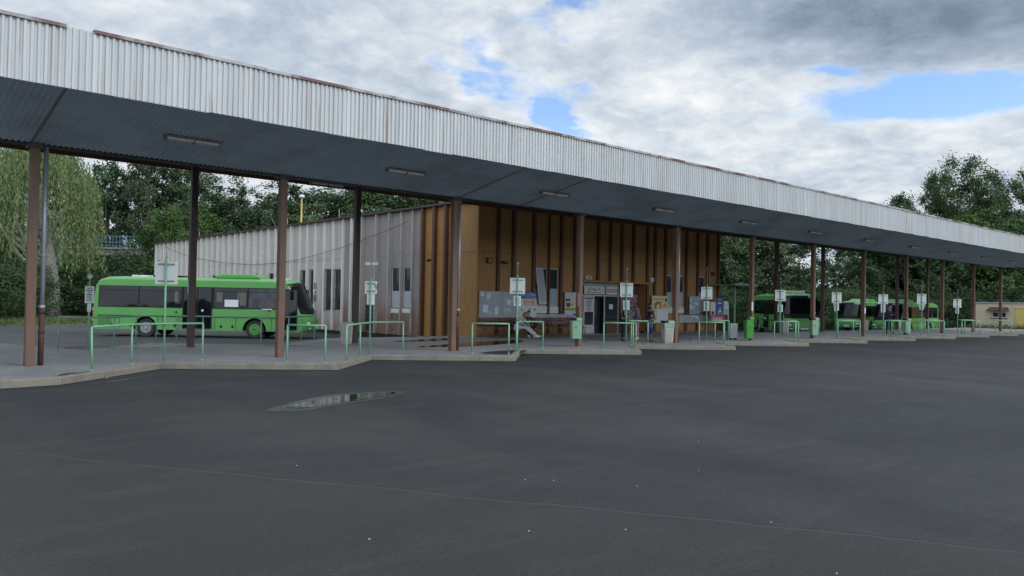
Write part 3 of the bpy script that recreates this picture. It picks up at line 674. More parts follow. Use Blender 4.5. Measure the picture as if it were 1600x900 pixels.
for y,m_ in ((29.75,'fin'),(30.68,'fin'),(31.66,'fin')):
    mb=MB(); mb.box(BX0-.20,BX0,y-.09,y+.09,.02,BZT); mb.build('rib',M[m_],bld)
ys=[32.6,33.62,34.67,35.95,37.42,38.55,39.63,40.75,41.83,42.96,44.0,45.0]
y=46.1
while y<73.4: ys.append(y); y+=1.12
for y in ys:
    mb=MB(); mb.box(BX0-(.12 if 39<y<46 or y<34 else .20),BX0+.02,y-.045,y+.045,-.05,BZT); mb.build('rib',M['fin_w_lit' if y>38 else 'fin_g'],bld)
mb=MB()
for a,b in zip([31.75]+ys,ys+[BY1]): mb.box(BX0+.006,BX0+.019,a+.06,b-.06,4.02,4.045)
mb.build('sheet_joint',M['panel_stain'],bld)
# windows of the front
def fwin(a,b,e,f,tilt=False):
    fr=MB(); t=.05; y=BY0+.045
    fr.box(a,b,y,y+.05,e,e+t); fr.box(a,b,y,y+.05,f-t,f); fr.box(a,a+t,y,y+.05,e+t,f-t); fr.box(b-t,b,y,y+.05,e+t,f-t)
    o=fr.build('window',M['doorframe'],bld)
    gl=MB(); gl.box(a+t,b-t,y+.015,y+.025,e+t,f-t); gl.build('pane',M['glass'],o)
    cu=MB(); cu.box(a+t,b-t,y+.002,y+.012,e+t,e+(f-e)*.46); cu.build('half_curtain',M['curtain'],o)
    si=MB(); si.box(a,b,BY0-.02,BY0+.02,e-.36,e-.03); si.build('sill_panel',M['sign_back'],o)
    if tilt:
        Mx=Matrix.Translation((a+.04,BY0+.02,f-.05))@Matrix.Rotation(R(-10),4,'X')
        w=.50; hh=f-e-.12; s=MB()
        s.box(0,w,-.03,.01,-hh,-hh+.05,M=Mx); s.box(0,w,-.03,.01,-.05,0,M=Mx); s.box(0,.05,-.03,.01,-hh+.05,-.05,M=Mx); s.box(w-.05,w,-.03,.01,-hh+.05,-.05,M=Mx)
        s2=s.build('open_sash',M['doorframe'],o); q=MB(); q.box(.05,w-.05,-.015,-.005,-hh+.05,-.05,M=Mx); q.build('pane',M['curtain'],o)
for i,h in enumerate(FW):
    if i!=2: fwin(*h[:4],tilt=(i==0))
# windows of the side (facing -X)
for i,(a,b,e,f) in enumerate(SW):
    fr=MB(); t=.05; x=BX0+.065
    fr.box(x,x+.05,a,b,e,e+t); fr.box(x,x+.05,a,b,f-t,f); fr.box(x,x+.05,a,a+t,e+t,f-t); fr.box(x,x+.05,b-t,b,e+t,f-t)
    if i==7: fr.box(x,x+.05,a+t,b-t,1.0,1.06)
    o=fr.build('window' if i!=7 else 'side_door',M['doorframe'] if i!=7 else M['fin'],bld)
    gl=MB(); gl.box(x+.015,x+.03,a+t,b-t,e+t,f-t); gl.build('pane',M['glass'],o)
    if i not in (0,1,7):
        gr=MB(); n=4
        for k in range(n+1): u=a+.03+(b-a-.06)*k/n; gr.box(BX0-.05,BX0-.035,u-.008,u+.008,e,f)
        for k in range(5): v=e+.1+(f-e-.2)*k/4; gr.box(BX0-.034,BX0-.02,a,b,v-.01,v+.01)
        gr.build('window_grille',M['dark'],o)
    elif i<2:
        cu=MB(); cu.box(x+.004,x+.012,a+t,b-t,e+t,e+(f-e)*.4); cu.build('half_curtain',M['curtain'],o)
        si=MB(); si.box(BX0+.0,BX0+.019,a,b,e-.3,e-.08); si.build('sill_panel',M['sign_back'],o)
# entrance
ent=empty('entrance',(0,0,0)); ent.parent=bld
ye=BY0+.55
mb=MB()
mb.box(29.02,32.55,ye,ye+.06,2.14,2.20); mb.box(29.02,32.55,ye,ye+.06,2.70,2.85)
for x in (29.02,29.62,31.38,32.5): mb.box(x,x+.07,ye,ye+.06,.12,2.70)
mb.build('door_frame',M['doorframe'],ent)
mb=MB(); mb.box(29.02,34.14,BY0+.52,BY0+.9,2.851,2.9); mb.box(29.0,34.2,BY0-.05,BY0+.9,.121,.135); mb.build('threshold',M['concrete'],ent)
def leaf(x0,x1,name='door'):
    mb=MB(); mb.box(x0,x1,ye-.05,ye-.01,.16,.62); mb.box(x0,x1,ye-.05,ye-.01,2.04,2.13); mb.box(x0,x0+.08,ye-.05,ye-.01,.62,2.04); mb.box(x1-.08,x1,ye-.05,ye-.01,.62,2.04)
    o=mb.build(name,M['doorframe'],bld); gl=MB(); gl.box(x0+.08,x1-.08,ye-.035,ye-.02,.62,2.04); gl.build('pane',M['glass'],o)
    h=MB(); h.tube([(x1-.04,ye-.06,1.0),(x1-.04,ye-.11,1.02),(x1-.04,ye-.11,1.3),(x1-.04,ye-.06,1.32)],.012,8); h.build('handle',M['zinc'],o); return o
leaf(29.06,29.62); leaf(29.72,30.55)
mb=MB(); mb.box(30.56,31.36,ye+.30,ye+.32,.14,2.12); mb.build('inner_door',M['glass'],ent)
mb=MB(); mb.tube([(31.0,ye+.24,.9),(31.0,ye+.24,1.9)],.012,8); mb.build('door_bar',M['zinc'],ent)
mb=MB(); mb.box(31.46,31.55,ye-.02,ye+.02,.5,2.1); mb.box(31.55,32.45,ye,ye+.02,.9,2.1); mb.build('side_pane',M['glass'],ent)
mb=MB(); mb.box(31.55,32.45,ye-.01,ye+.02,.14,.85); mb.build('kick_panel',M['fin'],ent)
mb=MB(); mb.box(32.58,34.14,ye-.10,ye+.02,.14,2.84); mb.build('porch_wall',M['fin'],ent)
# transom signs
mb=MB(); mb.box(29.78,31.30,ye-.03,ye-.005,2.24,2.68); s=tag(mb.build('shop_sign',M['sign_back']),'pale rectangular sign with dark script above the entrance doors','sign')
text('lettering','JJ Pepa X',.26,M['ink'],(30.55,ye-.034,2.50),(math.pi/2,0,0),s); mb=MB(); mb.box(29.95,31.1,ye-.034,ye-.031,2.31,2.335); mb.build('small_print',M['ink'],s)
mb=MB(); mb.box(29.08,29.55,ye-.03,ye-.005,2.24,2.68); s=tag(mb.build('sign_panel',M['sign_back']),'narrow pale panel above the leftmost entrance door','sign'); mb=MB(); mb.box(29.15,29.48,ye-.034,ye-.031,2.33,2.36); mb.build('small_print',M['ink'],s)
mb=MB(); mb.box(31.50,32.4,ye-.03,ye-.005,2.24,2.68); s=tag(mb.build('sign_panel',M['sign_back']),'white panel with red stripes above the right side of the entrance','sign'); mb=MB(); mb.box(31.52,32.38,ye-.034,ye-.031,2.36,2.42); mb.box(31.52,32.38,ye-.034,ye-.031,2.47,2.53); mb.build('stripe',M['red'],s)
# papers on doors
def sheetp(name,x0,x1,z0,z1,y,mat,label,cat='notice',lines=0,lm='ink',grp=None):
    mb=MB(); mb.box(x0,x1,y-.006,y,z0,z1); o=tag(mb.build(name,M[mat]),label,cat,grp)
    if lines:
        q=MB(); rnd=random.Random(int(x0*100))
        for k in range(lines):
            z=z1-(k+.8)*(z1-z0)/(lines+.6); w=(x1-x0)*rnd.uniform(.5,.85); xm=(x0+x1)/2; hh=(z1-z0)/(lines+.6)*.22
            q.box(xm-w/2,xm+w/2,y-.009,y-.0065,z-hh,z+hh)
        q.build('printed_text',M[lm],o)
    return o
sheetp('notice',29.80,30.44,1.30,1.98,ye-.05,'paper','tall white paper with printed lines taped to the glass of the second entrance door',lines=9)
sheetp('notice',29.14,29.36,1.35,1.62,ye-.05,'paper','small white paper on the glass of the leftmost entrance door')
sheetp('notice',31.75,32.05,1.45,1.72,ye-.02,'paper','small white paper on the glass right of the open doorway')
o=sheetp('poster_wall',32.62,34.05,.85,2.28,ye-.10,'poster_dark','grey board crowded with dark pictures inside the entrance porch','notice board')
rnd=random.Random(8)
q=MB()
for k in range(15):
    x=rnd.uniform(32.7,33.8); z=rnd.uniform(.95,2.1); q.box(x,x+rnd.uniform(.1,.25),ye-.110,ye-.107,z,z+rnd.uniform(.05,.14))
q.build('picture',M['ink'],o)
q=MB(); q.box(33.5,33.8,ye-.1135,ye-.111,1.9,2.0); q.box(33.55,33.85,ye-.1135,ye-.111,1.75,1.85); q.build('red_print',M['red'],o)
q=MB(); q.box(32.8,33.3,ye-.1135,ye-.111,.9,1.08); q.build('pale_print',M['sepia'],o)
# notice boards and posters on the front wall
YB=BY0-.13
def board(x0,x1,z0,z1,label,mat='board_grey',frame=True,name='notice_board'):
    mb=MB(); mb.box(x0,x1,YB-.02,YB+.015,z0,z1); o=tag(mb.build(name,M[mat]),label,'notice board')
    if frame:
        f=MB(); t=.022
        f.box(x0-.01,x1+.01,YB-.035,YB-.021,z0-.01,z0+t); f.box(x0-.01,x1+.01,YB-.035,YB-.021,z1-t,z1+.01); f.box(x0-.01,x0+t,YB-.035,YB-.021,z0+t,z1-t); f.box(x1-t,x1+.01,YB-.035,YB-.021,z0+t,z1-t)
        f.build('frame',M['zinc'],o)
    return o
o=board(22.2,23.58,.84,2.22,'large grey scuffed notice board at the left corner of the orange front wall')
q=MB(); q.box(22.25,22.45,YB-.026,YB-.021,2.0,2.15); q.box(22.62,22.85,YB-.026,YB-.021,1.9,2.12); q.box(22.4,22.7,YB-.026,YB-.021,1.25,1.6); q.box(23.1,23.3,YB-.026,YB-.021,1.15,1.5); q.build('torn_paper',M['paper'],o)
o=board(23.60,24.50,.84,2.20,'grey notice board with one small white sheet, beside the blue lettered sign')
q=MB(); q.box(23.82,24.10,YB-.026,YB-.021,1.62,1.84); q.build('paper',M['paper'],o)
mb=MB(); mb.box(24.52,25.76,YB-.04,YB-.005,1.93,2.24); s=tag(mb.build('shop_sign',M['blue']),'blue sign with white capital letters over the white poster','sign')
text('lettering','ZÁLOŽŇA',.20,M['white'],(25.12,YB-.043,2.09),(math.pi/2,0,0),s,sx=1.12); mb=MB(); mb.box(25.0,25.7,YB-.044,YB-.041,1.965,1.978); mb.build('small_print',M['white'],s)
o=board(24.52,25.76,.82,1.925,'white poster with faint drawings behind the seated couple','poster_w',False,'poster')
q=MB(); q.disc((25.3,YB-.022,1.42),.055,14); q.disc((25.62,YB-.022,1.40),.06,14); q.box(24.7,24.85,YB-.023,YB-.0205,1.35,1.42); q.build('drawing',M['sepia'],o)
mb=MB(); mb.prism([(24.9,1.60),(25.6,1.60),(25.54,1.89),(24.9,1.89)],YB-.03,YB-.021,axis='y'); s=tag(mb.build('sale_sign',M['salmon']),'salmon pink panel stuck below the blue lettered sign','sign')
q=MB(); q.box(24.93,25.45,YB-.033,YB-.0305,1.80,1.86); q.box(25.0,25.4,YB-.033,YB-.0305,1.63,1.72); q.build('lettering',M['poster_w'],s)
board(25.80,27.62,.83,1.17,'low grey display strip under the tilted open window')
o=board(27.66,28.62,.82,2.28,'tall colourful poster with yellow and green bands left of the entrance','poster_mix',True,'poster')
q=MB(); q.prism([(27.95,1.50),(28.58,1.50),(28.58,1.95),(28.4,1.9)],YB-.026,YB-.0215,axis='y'); q.build('yellow_print',M['poster_y'],o)
q=MB(); q.box(27.70,28.45,YB-.030,YB-.0265,1.38,1.50); q.build('green_band',M['green_p'],o)
q=MB(); q.box(27.78,28.04,YB-.030,YB-.0265,1.56,1.76); q.build('dark_square',M['maroon'],o)
q=MB(); q.box(27.70,28.05,YB-.030,YB-.0265,1.84,1.96); q.box(28.25,28.45,YB-.030,YB-.0265,1.12,1.22); q.box(28.3,28.55,YB-.030,YB-.0265,.9,1.0); q.build('blue_print',M['blue'],o)
q=MB(); q.prism([(27.72,.92),(28.40,.88),(28.25,1.10),(27.8,1.2)],YB-.030,YB-.0265,axis='y'); q.build('pink_print',M['purple'],o)
q=MB(); q.box(28.05,28.3,YB-.034,YB-.0305,1.62,1.72); q.build('grey_print',M['board_grey'],o)
o=board(34.55,36.02,.70,2.24,'large pale yellow poster with brown house drawings right of the entrance','poster_y',True,'poster')
q=MB()
q.prism([(34.68,1.75),(34.8,1.83),(35.1,1.95),(35.4,1.85),(35.4,1.5),(35.28,1.5),(35.28,1.72),(35.15,1.78),(34.98,1.72),(34.98,1.5),(34.78,1.5),(34.78,1.72)],YB-.026,YB-.0215,axis='y'); q.build('house_drawing',M['sepia'],o)
q=MB(); q.prism([(35.55,1.6),(35.85,1.6),(35.92,1.75),(35.75,1.86),(35.5,1.7)],YB-.026,YB-.0215,axis='y'); q.box(35.5,35.9,YB-.026,YB-.0215,1.36,1.46); q.build('ochre_drawing',M['ochre'],o)
q=MB(); q.prism([(35.74,2.1),(35.92,2.1),(35.92,1.94),(35.83,1.88),(35.74,1.94)],YB-.026,YB-.0215,axis='y'); q.build('shield_emblem',M['ink'],o)
q=MB(); 
for k,(a,b) in enumerate([(34.68,34.76),(34.79,34.87),(34.9,34.96),(34.99,35.06),(35.09,35.13),(35.16,35.24),(35.32,35.4),(35.43,35.5),(35.53,35.6)]): q.box(a,b,YB-.026,YB-.0215,2.02,2.09)
q.box(35.3,35.6,YB-.026,YB-.0215,1.93,1.95); q.build('lettering',M['sepia'],o)
q=MB(); q.box(35.0,36.0,YB-.042,YB-.036,.71,1.46); q.build('pale_sheet',M['paper'],o)
o=board(38.05,39.15,1.21,2.27,'grey notice board with torn papers between two right hand windows')
q=MB(); rnd=random.Random(12)
for k in range(9):
    x=rnd.uniform(38.1,38.95); z=rnd.uniform(1.25,2.1); q.box(x,x+rnd.uniform(.08,.2),YB-.026-.0006*k,YB-.0205,z,z+rnd.uniform(.08,.18))
q.build('torn_paper',M['paper'],o)
o=board(36.7,40.3,.72,1.16,'long low grey display strip at the right end of the front wall')
q=MB(); q.prism([(38.1,1.12),(38.9,1.12),(39.1,.78),(38.85,1.0)],YB-.028,YB-.0205,axis='y'); q.box(36.75,37.0,YB-.026,YB-.0205,.95,1.1); q.build('torn_paper',M['paper'],o)
# small boxes, cameras and lamps on the walls
def wallbox(name,x0,x1,z0,z1,mat,label,cat,d=.12):
    mb=MB(); mb.box(x0,x1,BY0-d,BY0-.001,z0,z1); o=tag(mb.build(name,M[mat],bevel=.006),label,cat); return o
o=wallbox('alarm_box',22.66,22.96,3.50,3.77,'fin','brown box on the orange wall near the left corner','box'); q=MB(); q.box(22.72,22.90,BY0-.124,BY0-.121,3.56,3.71); q.build('grille',M['orange'],o)
def cctv(x,y,z,rz,label):
    t=empty('security_camera',(x,y,z),rz,label,'camera')
    mb=MB(); mb.box(-.04,.04,-.02,0,-.06,.08); mb.tube([(0,-.02,0),(0,-.12,0)],.014,8); mb.build('bracket',M['dark'],t)
    mb=MB(); mb.box(-.05,.05,-.30,-.08,-.02,.09,M=Matrix.Rotation(R(12),4,'X')); mb.build('housing',M['dark'],t,bevel=.01)
    mb=MB(); mb.disc((0,-.31,-.03),.03,12,'y',h=.02); mb.build('lens',M['glass'],t)
cctv(23.58,BY0,3.58,R(25),'dark security camera on the orange front wall near the left corner')
cctv(BX0,31.0,3.70,R(-90),'dark security camera on the orange part of the side wall')
o=wallbox('emergency_lamp',29.26,29.66,2.98,3.17,'sign_back','cream lamp box above the left end of the entrance','lamp'); q=MB(); q.box(29.38,29.56,BY0-.125,BY0-.121,3.03,3.12); q.build('symbol',M['busdark'],o)
o=wallbox('emergency_lamp',34.46,34.76,3.0,3.24,'sign_back','white lamp box above the right end of the entrance','lamp'); q=MB(); q.box(34.52,34.7,BY0-.125,BY0-.121,3.08,3.14); q.build('symbol',M['zinc'],o)
o=wallbox('alarm_box',40.42,40.66,3.55,3.8,'rust','reddish brown box high on the right end of the orange wall','box'); q=MB(); q.box(40.47,40.61,BY0-.124,BY0-.121,3.62,3.74); q.build('grille',M['fin'],o)
mb=MB(); mb.ball((BX0-.05,27.72,1.42),.035); tag(mb.build('door_knob',M['white']),'round white knob on the orange side wall near the corner','knob')
# cable slung along the side wall
pts=[(21.88,69.5,5.77),(21.88,63.5,4.82),(21.88,57,4.22),(21.88,51.1,3.93),(21.88,47.5,3.98),(21.88,44.5,4.13),(21.88,41.8,4.4),(21.88,39.0,4.70),(21.88,35.0,5.31),(21.88,32.7,5.73)]
mb=MB(); mb.tube(pts,.014,6); tag(mb.build('cable',M['dark']),'thin black cable sagging along the white side wall','cable')
# roof details
vt=MB(); vt.tube([(23.1,39.6,BZT+.1),(23.1,39.6,6.75)],.06,10); vt.tube([(23.1,39.6,6.75),(23.1,39.6,6.85),(23.1,39.6,7.0)],[.16,.16,.04],12); tag(vt.build('roof_vent',M['zinc']),'small grey capped vent on the roof edge','vent')
for (x,y,h,l) in ((24,68,7.3,'thin antenna rod at the far end of the roof'),(25,45.5,7.6,'thin antenna rod on the roof beside the dark rear post'),(24.5,52,7.4,'short antenna rod on the roof near the second front post')):
    mb=MB(); mb.tube([(x,y,BZT+.1),(x,y,h)],.018,6); mb.box(x-.05,x+.05,y-.05,y+.05,BZT+.1,BZT+.16); tag(mb.build('antenna',M['zinc']),l,'antenna')
pl=empty('lamp_post',(36.5,74.3,LOTZ),0,'yellow lamp post with a white lamp rising behind the white side wall','lamp post')
mb=MB(); mb.tube([(0,0,0),(0,0,12.2)],[.13,.09],8); mb.build('pole',M['yellowpole'],pl)
mb=MB(); mb.ball((0,0,12.45),(.3,.3,.2)); mb.build('lamp',M['white'],pl)
pl=empty('lamp_post',(63.5,41.0,LOTZ),0,'pale lamp post among the trees right of the station building','lamp post')
mb=MB(); mb.tube([(0,0,0),(0,0,8.2)],[.09,.06],8); mb.build('pole',M['yellowpole'],pl)
mb=MB(); mb.box(-.5,.1,-.1,.1,8.15,8.28); mb.build('lamp',M['zinc'],pl)

# ================================================================== railings
def railing(pts, posts, label, h=1.07, base=PZ, r=.024, lean=None):
    t=empty('guard_railing',(pts[0][0],pts[0][1],base),0,label,'railing','pale green tube railings on the platform')
    ox,oy=pts[0]; L=[(x-ox,y-oy,h-base) for x,y in pts]
    mb=MB(); mb.tube(L,r*1.05,10); mb.build('top_rail',M['rail'],t)
    for k,(x,y) in enumerate(posts):
        mb=MB(); lx=(lean or {}).get(k,0); mb.tube([(x-ox,y-oy,-.01),(x-ox+lx,y-oy,h-base)],r,10); mb.tube([(x-ox,y-oy,-.01),(x-ox,y-oy,.03)],r*1.5,10); mb.build('rail_post',M['rail'],t)
    return t
where=['at the far left','left of the second front post','left of the third front post','left of the station entrance','in front of the entrance doors','by the right end of the station building','in front of the second bus','between the second and third bus','in front of the third bus','in front of the man in navy','left of the beige hut','in front of the beige hut']
railing([(4.33,18.47),(5.48,19.80),(6.37,20.22),(7.31,20.27)],[(4.33,18.47),(5.48,19.80),(7.31,20.27)],'long green railing along the kerb %s of the platform'%where[0],lean={0:-.03})
S=[((8.98,18.91),(9.63,18.09)),((15.31,19.20),(16.23,18.5)),((21.22,18.96),(21.95,18.2)),((27.0,18.9),(27.75,18.2)),((33.05,19.0),(34.05,18.35)),((39.5,19.1),(40.6,18.45)),((44.8,18.95),(46.0,18.2)),((49.2,18.7),(50.6,17.9)),((55.3,18.5),(56.7,17.9)),((61.4,18.4),(62.9,17.9))]
Lg=[((10.27,18.15),(11.47,19.50),(12.47,20.5),(13.65,20.6)),((16.78,18.75),(18.46,20.5),(19.36,20.21)),((22.38,18.43),(24.7,20.8),(25.33,20.23)),((28.3,18.6),(30.5,20.9),(31.4,20.35)),((34.6,18.8),(36.75,20.75),(36.9,20.0)),((40.3,19.5),(41.95,20.3),(42.85,19.85)),((46.6,18.9),(47.2,20.0),(48.2,19.5)),((50.8,18.9),(53.3,20.15),(54.3,19.5)),((57,18.9),(58.8,19.9),(60.4,19.5))]
for k,(a,b) in enumerate(S):
    railing([a,b],[a,b],'short two-post green railing on the kerb corner '+where[min(k+1,11)])
for k,p in enumerate(Lg):
    q=list(p)
    if k==0: posts=[p[0],p[1],p[3]]
    else: posts=[p[0],((p[0][0]+p[1][0])/2,(p[0][1]+p[1][1])/2),p[2]] if k not in (1,) else [p[0],(16.95,18.9),p[2]]
    railing(q,posts,'longer bent green railing from the kerb '+where[min(k+1,11)])
railing([(5.23,26.32),(5.80,25.50),(6.76,26.3),(7.6,27.02),(8.5,28.0)],[(5.23,26.32),(6.76,26.3),(7.6,27.02),(8.5,28.0)],'green railing on the rear edge of the platform beside the leftmost front post',lean={3:.06})
railing([(9.06,27.6),(9.71,26.95),(11.14,25.95),(11.61,25.5),(12.51,26.25),(13.45,27.15),(14.2,27.72)],[(9.06,27.6),(9.71,26.95),(11.3,25.85),(11.85,25.75),(12.51,26.25),(13.45,27.15)],'long green railing on the rear platform edge in front of the big parked bus')

# ================================================================== stop signs
def stop_sign(x,y,label,z0=2.05,z1=2.63,w=.56,h=3.14,small=None,number=None,tip=True,rz=0,top=None,front_=False,lines=False):
    t=empty('stop_sign',(x,y,0),rz,label,'stop sign','stop signs on green poles')
    mb=MB(); mb.tube([(0,0,PZ),(0,0,min(h,z1+.12))],.027,10); mb.build('pole',M['rail'],t)
    if tip:
        mb=MB(); mb.tube([(0,0,z1+.1),(0,0,h)],.010,6); mb.ball((0,0,h),(.03,.02,.05)); mb.build('tip_rod',M['zinc'],t)
    s=.032 if not front_ else -.045
    mb=MB(); mb.box(-w/2,w/2,s,s+.012,z0,z1); bd=mb.build('board',M['sign_back'],t,bevel=.003)
    if not front_:
        mb=MB(); mb.box(-w*.36,w*.36,.018,.031,z0+.06,z0+.10); mb.box(-w*.36,w*.36,.018,.031,z1-.10,z1-.06); mb.build('bracket',M['bracket'],t)
    else:
        q=MB(); zz=z1-.05
        for k,(ww,hh) in enumerate(((.55,.022),(.75,.03),(.4,.025),(.5,.03))): q.box(-w*ww/2,w*ww/2,s-.003,s-.0005,zz-hh,zz); zz-=.058
        q.build('printed_text',M['ink'],bd)
        q=MB(); q.box(-w*.28,w*.28,s-.003,s-.0005,z0+.06,z0+.26); q.build('timetable',M['board_grey'],bd)
    if small:
        a,b,ww,m_=small
        mb=MB(); mb.box(-ww/2,ww/2,s,s+.012,a,b); mb.build('timetable_board',M[m_],t,bevel=.02 if ww>.18 else .003)
        if m_=='sign_back' and not front_:
            q=MB(); q.box(-ww*.33,ww*.33,s-.004,s-.0005,a+.05,b-.05); q.build('timetable_back',M['board_grey'],t)
    if number: text('number',number,.24,M['ink'],(.16,s-.003,(z0+z1)/2+.0),(math.pi/2,0,0),t)
    if top:
        for sx in (-.11,.11):
            q=MB(); q.box(sx-.085,sx+.085,s,s+.01,top,top+.16); q.build('number_plate',M['sign_back'],t)
        q=MB(); q.box(-.2,.2,.018,.031,top+.005,top+.03); q.box(-.2,.2,.018,.031,top+.13,top+.155); q.build('bracket',M['bracket'],t)
    return t
VR=-YAW+math.pi/2   # boards face across the bays, obliquely to the kerb
sr=-R(38)
stop_sign(6.37,20.30,'stop sign with a large blank white board, in front of the big parked bus',2.05,2.63,.55,3.0,rz=sr)
stop_sign(12.47,20.64,'stop sign numbered nine with two small plates at its top',1.93,2.32,.37,2.95,small=(1.60,1.92,.24,'white'),number='9',tip=False,rz=sr,top=2.78)
stop_sign(18.46,20.62,'white stop sign standing in front of the seated couple',2.05,2.62,.54,3.14,small=(1.62,1.98,.26,'sign_back'),rz=sr)
stop_sign(24.81,20.95,'white stop sign in front of the right part of the entrance',2.05,2.62,.54,3.2,small=(1.52,1.90,.27,'sign_back'),rz=sr)
stop_sign(31.0,21.3,'white stop sign in front of the magenta and blue adverts',2.05,2.62,.54,3.5,small=(1.5,1.95,.27,'sign_back'),rz=sr)
stop_sign(36.82,20.84,'white stop sign between the bright green bin and the second bus front',2.05,2.62,.56,3.2,small=(1.48,1.86,.27,'sign_back'),rz=sr)
stop_sign(41.98,20.37,'white stop sign between the second and third bus',2.02,2.60,.56,3.1,small=(1.60,2.0,.26,'sign_back'),rz=sr)
stop_sign(47.26,20.09,'white stop sign left of the man in navy',2.02,2.60,.58,3.1,small=(1.52,2.0,.28,'sign_back'),rz=sr)
stop_sign(53.37,20.24,'white stop sign in front of the side of the fourth bus',2.1,2.75,.62,3.2,small=(1.72,2.1,.28,'sign_back'),rz=sr)
stop_sign(58.81,19.96,'smallest white stop sign, right of the last bus',1.9,2.5,.58,3.1,small=(1.5,1.88,.24,'sign_back'),rz=sr)
t=stop_sign(5.82,25.35,'white printed stop sign with an oval number plate, left of the big parked bus',1.50,2.0,.245,2.32,small=(1.25,1.49,.10,'paper'),tip=False,front_=True,rz=-R(12))
mb=MB(); mb.tube([(0,0,2.1),(0,0,2.35)],.010,6); mb.disc((0,-.02,2.29),.075,18,'y',h=.012); mb.build('number_plate',M['white'],t)
mb=MB(); mb.disc((0,-.028,2.29),.062,18,'y',h=.004,rin=.052); mb.build('plate_ring',M['ink'],t); text('number','17',.085,M['ink'],(0,-.029,2.29),(math.pi/2,0,0),t,extrude=.001)
t=stop_sign(14.27,27.72,'narrow pole with small plates beside the nose of the big parked bus',1.56,1.93,.16,2.3,small=(1.32,1.54,.08,'paper'),tip=False,front_=True,rz=-R(25))
mb=MB(); mb.tube([(0,0,2.0),(0,0,2.3)],.010,6); mb.box(-.07,.07,-.02,-.008,2.12,2.36); mb.build('number_plate',M['zinc'],t)
stop_sign(44.75,25.4,'narrow white stop sign with a small sheet below, beside a dark rear post',2.05,2.62,.30,2.75,small=(1.70,2.0,.18,'paper'),tip=False,front_=True,rz=-R(38))
stop_sign(52.3,25.5,'narrow white stop sign mostly hidden behind the post with a pale green bin',1.95,2.65,.30,2.75,small=(1.5,1.9,.16,'paper'),tip=False,front_=True,rz=-R(50))

# ================================================================== bins
def post_bin(x,y,label,mat,z0=.42,z1=1.13,rz=-R(30)):
    t=empty('litter_bin',(x,y,PZ),rz,label,'bin')
    b=z0-PZ; h=z1-z0; w=.20; d=.16
    mb=MB(); vs=[]
    prof=[(.80,0),(.88,.03),(1.0,.55),(1.0,.92),(1.04,.925),(1.04,.96)]
    for s,q in prof:
        for (a,c) in ((-1,-.8),(-.8,-1),(.8,-1),(1,-.8),(1,.8),(.8,1),(-.8,1),(-1,.8)): vs.append((a*w*s,c*d*s,b+h*q))
    fs=[(i*8+k,i*8+(k+1)%8,(i+1)*8+(k+1)%8,(i+1)*8+k) for i in range(len(prof)-1) for k in range(8)]
    fs.append(tuple(range(7,-1,-1))); mb.add(vs,fs,smooth=False); 
    mb.build('bin_body',M[mat],t,bevel=.008)
    mb=MB(); mb.prism([(-d*1.06,b+h*.96),(d*1.06,b+h*.96),(d*1.06,b+h*1.06),(d*.2,b+h*1.12),(-d*.7,b+h*1.10),(-d*1.06,b+h*1.02)],-.02,w*1.05,axis='x'); mb.build('lid',M[mat],t,bevel=.012)
    mb=MB(); mb.prism([(-d*1.0,b+h*.962),(d*1.0,b+h*.962),(d*1.0,b+h*1.05),(d*.2,b+h*1.10),(-d*.7,b+h*1.08),(-d*1.0,b+h*1.01)],-w*1.02,-.021,axis='x'); mb.build('opening',M['bumper_black'],t)
    mb=MB(); mb.disc((-.05,-d*1.01,b+h*.62),.055,18,'y',h=.012,rin=.043); mb.box(-.06,-.04,-d*1.01-.006,-d*1.01+.004,b+h*.58,b+h*.67); mb.build('emblem',M['busdark'],t)
    mb=MB(); mb.box(-.05,.05,d*.9,d*.9+.06,b+.15,b+.2); mb.box(-.05,.05,d*.9,d*.9+.06,b+h-.2,b+h-.15); mb.build('bracket',M['dark'],t)
    return t
post_bin(21.15,20.30,'pale green litter bin on the post left of the entrance','bin_pale')
post_bin(32.95,20.28,'bright green litter bin on the post right of the station building','bin_bright',.22,1.15)
post_bin(39.2,20.25,'pale green litter bin on the post in front of the second bus','bin_pale',.28,1.12)
post_bin(51.05,20.25,'pale green litter bin on the distant post beside the man in navy','bin_pale',.25,1.05)
def concrete_bin(x,y,label,green=True,s=1.0,rz=-R(30)):
    t=empty('litter_bin',(x,y,PZ),rz,label,'bin',scale=s)
    mb=MB(); mb.box(-.17,.17,-.17,.17,.0,.06); 
    for k in range(4):
        a=-.20+.1*k
    vs=[]
    for s_,z in ((.9,.06),(1.02,.62),(1.02,.66)):
        for (a,c) in ((-1,-.8),(-.8,-1),(.8,-1),(1,-.8),(1,.8),(.8,1),(-.8,1),(-1,.8)): vs.append((a*.22*s_,c*.22*s_,z))
    mb.add(vs,[(i*8+k,i*8+(k+1)%8,(i+1)*8+(k+1)%8,(i+1)*8+k) for i in range(2) for k in range(8)]+[tuple(range(16,24))])
    for k in (-.07,.07):
        mb.box(k-.006,k+.006,-.232,-.215,.08,.6)
    mb.build('concrete_body',M['concrete'],t,bevel=.01)
    if green:
        mb=MB(); mb.box(-.235,.235,-.235,.235,.661,.86); mb.build('collar',M['bin_pale'],t,bevel=.015)
        mb=MB(); mb.prism([(-.24,.862),(.24,.862),(.24,.93),(.0,.98),(-.2,.95)],-.05,.24,axis='x'); mb.build('lid',M['bin_pale'],t,bevel=.015)
        mb=MB(); mb.box(-.22,-.052,-.22,.22,.862,.95); mb.build('opening',M['bumper_black'],t)
    else:
        mb=MB(); mb.box(-.23,.23,-.23,.23,.661,.80); mb.build('collar',M['concrete'],t,bevel=.015)
        mb=MB(); mb.box(-.15,.15,-.15,.15,.801,.806); mb.build('opening',M['dark'],t)
    return t
